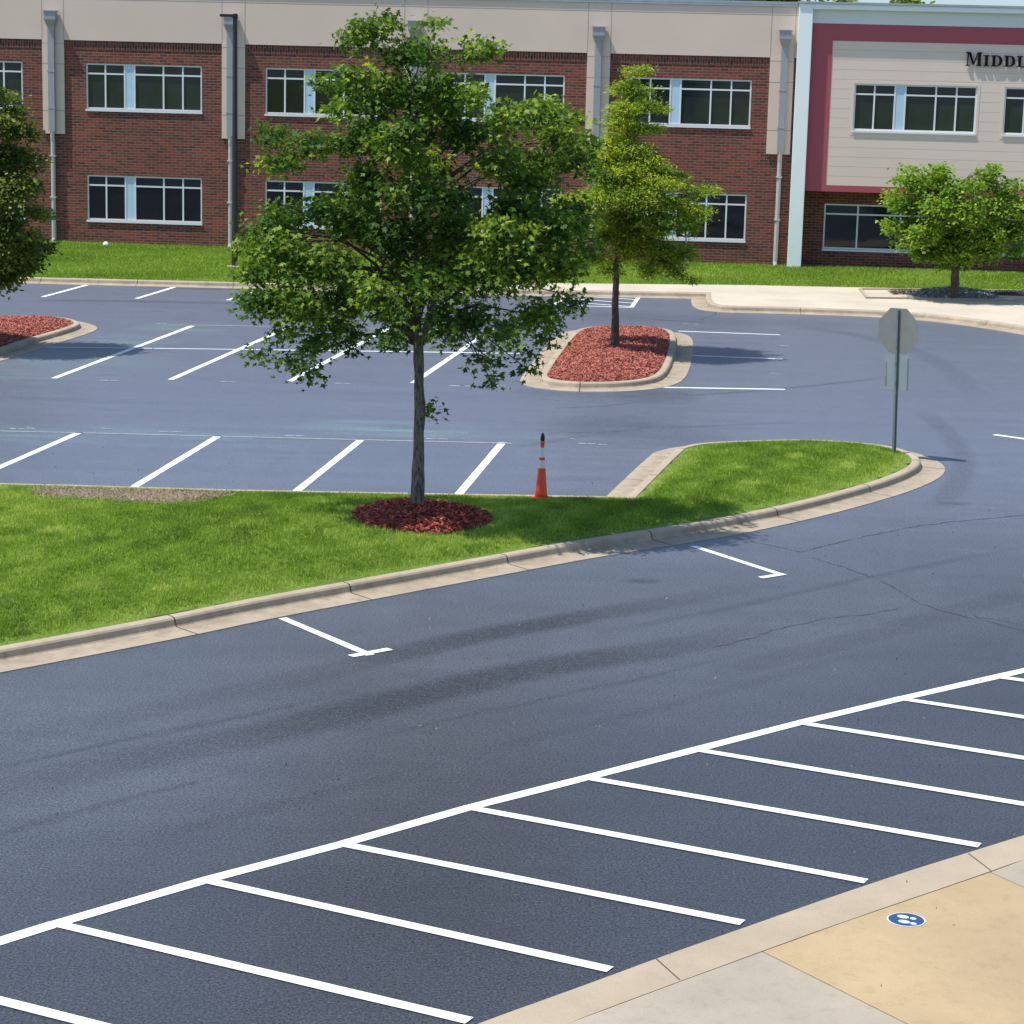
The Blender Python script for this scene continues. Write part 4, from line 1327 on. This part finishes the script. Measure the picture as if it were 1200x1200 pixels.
zb = float(h_main(MAIN[None])[0])
b = G(490.5, 591, zb); b = np.array([b[0], b[1], zb - .03])
main_px = [(425, 36, 28), (450, 30, 20), (408, 50, 14), (510, 30, 9), (505, 55, 20), (555, 65, 22), (470, 65, 32), (520, 95, 33), (455, 95, 36), (420, 85, 26), (385, 95, 16), (485, 112, 30), (570, 52, 8),
           (325, 155, 20), (368, 166, 26), (325, 190, 20), (345, 178, 14), (420, 165, 36), (470, 165, 42), (545, 150, 36), (595, 140, 32), (630, 130, 28), (655, 158, 36), (674, 188, 30), (590, 185, 38), (622, 210, 44), (690, 160, 14),
           (435, 210, 42), (485, 220, 48), (530, 228, 28), (380, 243, 26), (415, 252, 44), (470, 270, 50), (530, 270, 50), (590, 265, 50), (640, 260, 45), (672, 258, 28), (690, 285, 14),
           (320, 265, 36), (298, 280, 22), (300, 320, 26), (345, 290, 45), (385, 300, 45), (320, 345, 35), (360, 340, 42), (400, 345, 38), (380, 385, 26), (350, 415, 22), (366, 432, 12), (300, 412, 9), (410, 402, 16), (293, 350, 16),
           (445, 330, 42), (510, 320, 45), (570, 315, 50), (620, 310, 45), (655, 305, 35), (672, 350, 18), (632, 362, 33), (590, 382, 26), (550, 370, 28), (460, 382, 22), (560, 416, 16), (577, 436, 10), (617, 422, 13), (525, 388, 16), (472, 400, 10), (640, 395, 12), (462, 352, 26), (520, 362, 24), (490, 318, 30), (405, 372, 26), (335, 385, 16), (330, 300, 24), (440, 125, 28), (482, 150, 30), (522, 128, 26), (552, 112, 22), (402, 128, 17), (500, 190, 34), (455, 165, 30)]
tr_px = [(490.5, 592), (490, 545), (491, 500), (491, 450), (490, 410), (488, 370), (487, 330), (487, 280), (489, 220), (492, 160), (486, 110), (476, 70), (470, 45)]
tp = []
for x, y in tr_px:
    p = on_depth(x, y, b[1]); tp.append((p[0] - b[0], .03 * math.sin(y * .02), p[2] - b[2]))
tp[0] = (0, 0, -.15)
trr = [.130, .090, .083, .079, .077, .066, .056, .048, .040, .032, .024, .016, .010]
mt = tree('maple_tree', b, tp, trr, px_clumps(b, main_px), 43000, .077, 'maple', 'maple', 'bark', 'large dark green maple with a forked trunk in the red mulch ring', seed=5, droop=.75, limb_r=.06, twig=.125, hi_top=.35, multi=2, depth_k=.70, limb_lo=.36, limb_p=.40, shrink=.86)
# the fork and the low sprout
q = MB()
f0 = on_depth(491, 405, b[1]) - b; f1 = on_depth(503, 375, b[1]) - b; f2 = on_depth(509, 335, b[1]) - b; f3 = on_depth(530, 270, b[1]) - b
q.tube([f0, f1 + [0, -.05, 0], f2 + [0, -.1, 0], f3 + [0, -.2, 0]], [.07, .055, .045, .02], 9); q.build('limb', M['bark'], mt, smooth=True)
cpt = np.array(on_depth(509, 481, b[1]) - b); rr2 = np.random.default_rng(9)
sp_p = cpt + rr2.normal(0, 1, (46, 3)) * [.09, .09, .10]
q = MB(); q.tube([on_depth(492, 487, b[1]) - b, cpt + [0, 0, -.02]], [.008, .004], 4); q.build('twig', M['bark'], mt)
leaves('sprout', sp_p, .085, 'maple', M['maple'], mt, rr2.normal(.5, .15, 46), .6, sp_p - cpt)

B2 = np.array(GP([(721, 404)], .27)[0]); b = np.array([B2[0], B2[1], float(h2(B2[None])[0]) - .02])
t2_px = [(742, 84, 9), (755, 82, 8), (738, 98, 10), (727, 102, 12), (746, 108, 17), (732, 126, 17), (756, 122, 14), (775, 126, 8), (725, 142, 18), (750, 150, 18), (768, 150, 8), (740, 170, 22), (720, 164, 17), (760, 186, 17), (712, 182, 22), (740, 196, 26), (706, 202, 24), (770, 210, 24), (795, 213, 15), (816, 225, 12), (834, 222, 8), (750, 226, 32), (720, 226, 32), (790, 236, 22), (812, 246, 18), (700, 228, 22), (730, 252, 32), (775, 258, 27), (805, 264, 16), (750, 272, 32), (712, 272, 28), (740, 292, 27), (775, 288, 25), (800, 295, 18), (690, 298, 20), (715, 314, 12), (762, 314, 14), (790, 318, 12), (808, 326, 6), (680, 250, 20), (668, 275, 18), (660, 235, 14)]
tp = [(0, 0, -.15)] + [tuple(np.array(on_depth(x, y, b[1])) - b) for x, y in ((721, 370), (722, 320), (726, 260), (731, 200), (737, 140), (742, 90))]
tree('pyramidal_tree', b, tp, [.125, .085, .075, .06, .045, .028, .010], [(x, z, r * 1.12) for x, z, r in px_clumps(b, t2_px)], 64000, .10, 'narrow', 'cypress', 'bark_d', 'yellow green pyramidal tree with a thin straight trunk in the red mulch island', seed=6, droop=.4, flat=.45, twig=.10, limb_r=.035, multi=2, hi_top=.5, depth_k=.85)

B4 = np.array(GP([(1119, 340)], .45)[0]); b = np.array([B4[0], B4[1], float(h4(B4[None])[0]) - .02])
t4_px = [(1070, 214, 15), (1057, 209, 7), (1099, 206, 15), (1112, 222, 17), (1132, 216, 12), (1152, 212, 12), (1160, 201, 7), (1178, 226, 12), (1190, 218, 6), (1060, 240, 18), (1090, 240, 26), (1125, 245, 26), (1160, 240, 23), (1190, 245, 16), (1050, 268, 12), (1075, 270, 24), (1110, 275, 29), (1150, 272, 29), (1185, 270, 22), (1203, 255, 12), (1085, 294, 19), (1120, 297, 20), (1155, 292, 20), (1060, 284, 11), (1192, 292, 10), (1206, 275, 10), (1066, 199, 5), (1098, 196, 5), (1104, 201, 6), (1162, 196, 5), (1157, 204, 7), (1184, 216, 5), (1046, 224, 5), (1196, 232, 7), (1044, 262, 7)]
tp = [(0, 0, -.15)] + [tuple(np.array(on_depth(x, y, b[1])) - b) for x, y in ((1119, 322), (1119, 305), (1119, 280), (1118, 250), (1118, 225))]
tree('small_tree', b, tp, [.15, .125, .115, .08, .05, .02], [(x, z, r * .9) for x, z, r in px_clumps(b, t4_px)], 24000, .125, 'oval', 'elm', 'bark_d', 'small round bright green tree standing in the grey gravel heap', seed=8, droop=.35, flat=.8, twig=.13, limb_r=.05, multi=2, hi_top=.5)

B3 = np.array(GP([(-32, 398)], .27)[0]); b = np.array([B3[0], B3[1], float(h3(B3[None])[0]) - .02])
t3_px = [(12, 112, 9), (14, 128, 12), (0, 140, 22), (27, 150, 16), (-30, 150, 28), (10, 178, 26), (40, 192, 12), (-25, 190, 35), (32, 216, 22), (0, 225, 35), (-50, 220, 35), (44, 246, 14), (18, 260, 30), (-25, 265, 40), (-70, 260, 30), (38, 286, 18), (0, 295, 34), (-45, 300, 35), (34, 310, 11), (14, 322, 17), (-20, 322, 28), (-60, 322, 25), (-10, 105, 14), (-35, 112, 16), (-20, 82, 12), (-85, 225, 24), (-95, 290, 24)]
tp = [(0, 0, -.15)] + [tuple(np.array(on_depth(x, y, b[1])) - b) for x, y in ((-32, 360), (-31, 320), (-30, 260), (-28, 190), (-25, 120), (-22, 85))]
tree('leafy_tree', b, tp, [.15, .11, .10, .08, .055, .03, .012], px_clumps(b, t3_px), 42000, .105, 'oval', 'oak', 'bark_d', 'dense dark green tree at the left edge above the red mulch bed', seed=10, droop=.5, flat=.85, twig=.12, limb_r=.05, multi=2, hi_top=.55)

# trees behind the school, just showing over the roof
for i, (x, y0, w, lab) in enumerate(((815, -75, 3.2, 'dark green treetop rising behind the stucco parapet'), (885, -70, 3.4, 'broad treetop behind the parapet beside the white block'), (990, -5, 1.5, 'small treetop peeping over the left end of the white block'), (1062, -4, 1.0, 'tiny treetop peeping over the white block right of the other one'))):
    D = 112 + 3 * i
    p = on_depth(x, y0, D); top = p[2]
    b = np.array([p[0], D, 0.0])
    cl = [(r1, top - w * .5 - z, w * k) for r1, z, k in ((0, 0, .5), (-w * .5, .8, .5), (w * .5, .7, .5), (0, 1.5, .7), (-w * .6, 2.2, .6), (w * .6, 2.2, .6), (0, 3.2, .8))]
    tree('background_tree', b, [(0, 0, -.1), (0, 0, 4), (0, 0, top - w * .6)], [.25, .2, .05], cl, 6000, .34, 'oval', 'oak', 'bark_d', lab, group='trees behind the school', seed=20 + i, droop=.3, twig=.3, limb_r=.1, multi=2)

# ------------------------------------------------------------------ light, sky, camera
SUN_EL = RAD(65); SUN_A = RAD(17)      # from the left, a little in front of the facade
sd_ = Vector((-math.cos(SUN_A) * math.cos(SUN_EL), -math.sin(SUN_A) * math.cos(SUN_EL), math.sin(SUN_EL)))
L = bpy.data.lights.new('sun', 'SUN'); L.energy = 4.3; L.angle = RAD(.53); L.color = (1.0, .955, .88)
lo = bpy.data.objects.new('sun', L); COL.objects.link(lo); lo.rotation_euler = sd_.to_track_quat('Z', 'Y').to_euler(); lo.location = (-40, 30, 60)
w = bpy.data.worlds.new('World'); scene.world = w; w.use_nodes = True
nt = w.node_tree; bg = nt.nodes['Background']
sky = nt.nodes.new('ShaderNodeTexSky'); sky.sky_type = 'NISHITA'; sky.sun_disc = False
sky.sun_elevation = SUN_EL; sky.sun_rotation = math.atan2(sd_.x, sd_.y)
sky.air_density = 1.0; sky.dust_density = 0.3; sky.ozone_density = 2.0
gz = nt.nodes.new('ShaderNodeTexCoord'); sx3 = nt.nodes.new('ShaderNodeSeparateXYZ'); nt.links.new(gz.outputs['Generated'], sx3.inputs[0])
low = ramp(nt, sx3.outputs[2], [(0.0, (.40, .50, .70)), (.05, (.50, .60, .80)), (.14, (1, 1, 1))])
nt.links.new(mixc(nt, 1.0, sky.outputs[0], low, 'MULTIPLY'), bg.inputs[0]); bg.inputs[1].default_value = .14

cam = bpy.data.cameras.new('camera'); co = bpy.data.objects.new('camera', cam); COL.objects.link(co)
cam.sensor_width = 36; cam.lens = 36 * FPX / 1200; cam.clip_end = 4000; cam.clip_start = .5
mw = Matrix(((_R[0], _U[0], -_fw[0], 0), (_R[1], _U[1], -_fw[1], 0), (_R[2], _U[2], -_fw[2], CAMH), (0, 0, 0, 1)))
co.matrix_world = mw
scene.camera = co
scene.render.engine = 'CYCLES'
scene.render.resolution_x = 1024; scene.render.resolution_y = 1024
scene.view_settings.view_transform = 'Standard'; scene.view_settings.look = 'None'
scene.view_settings.gamma = 1; scene.view_settings.exposure = 0.52
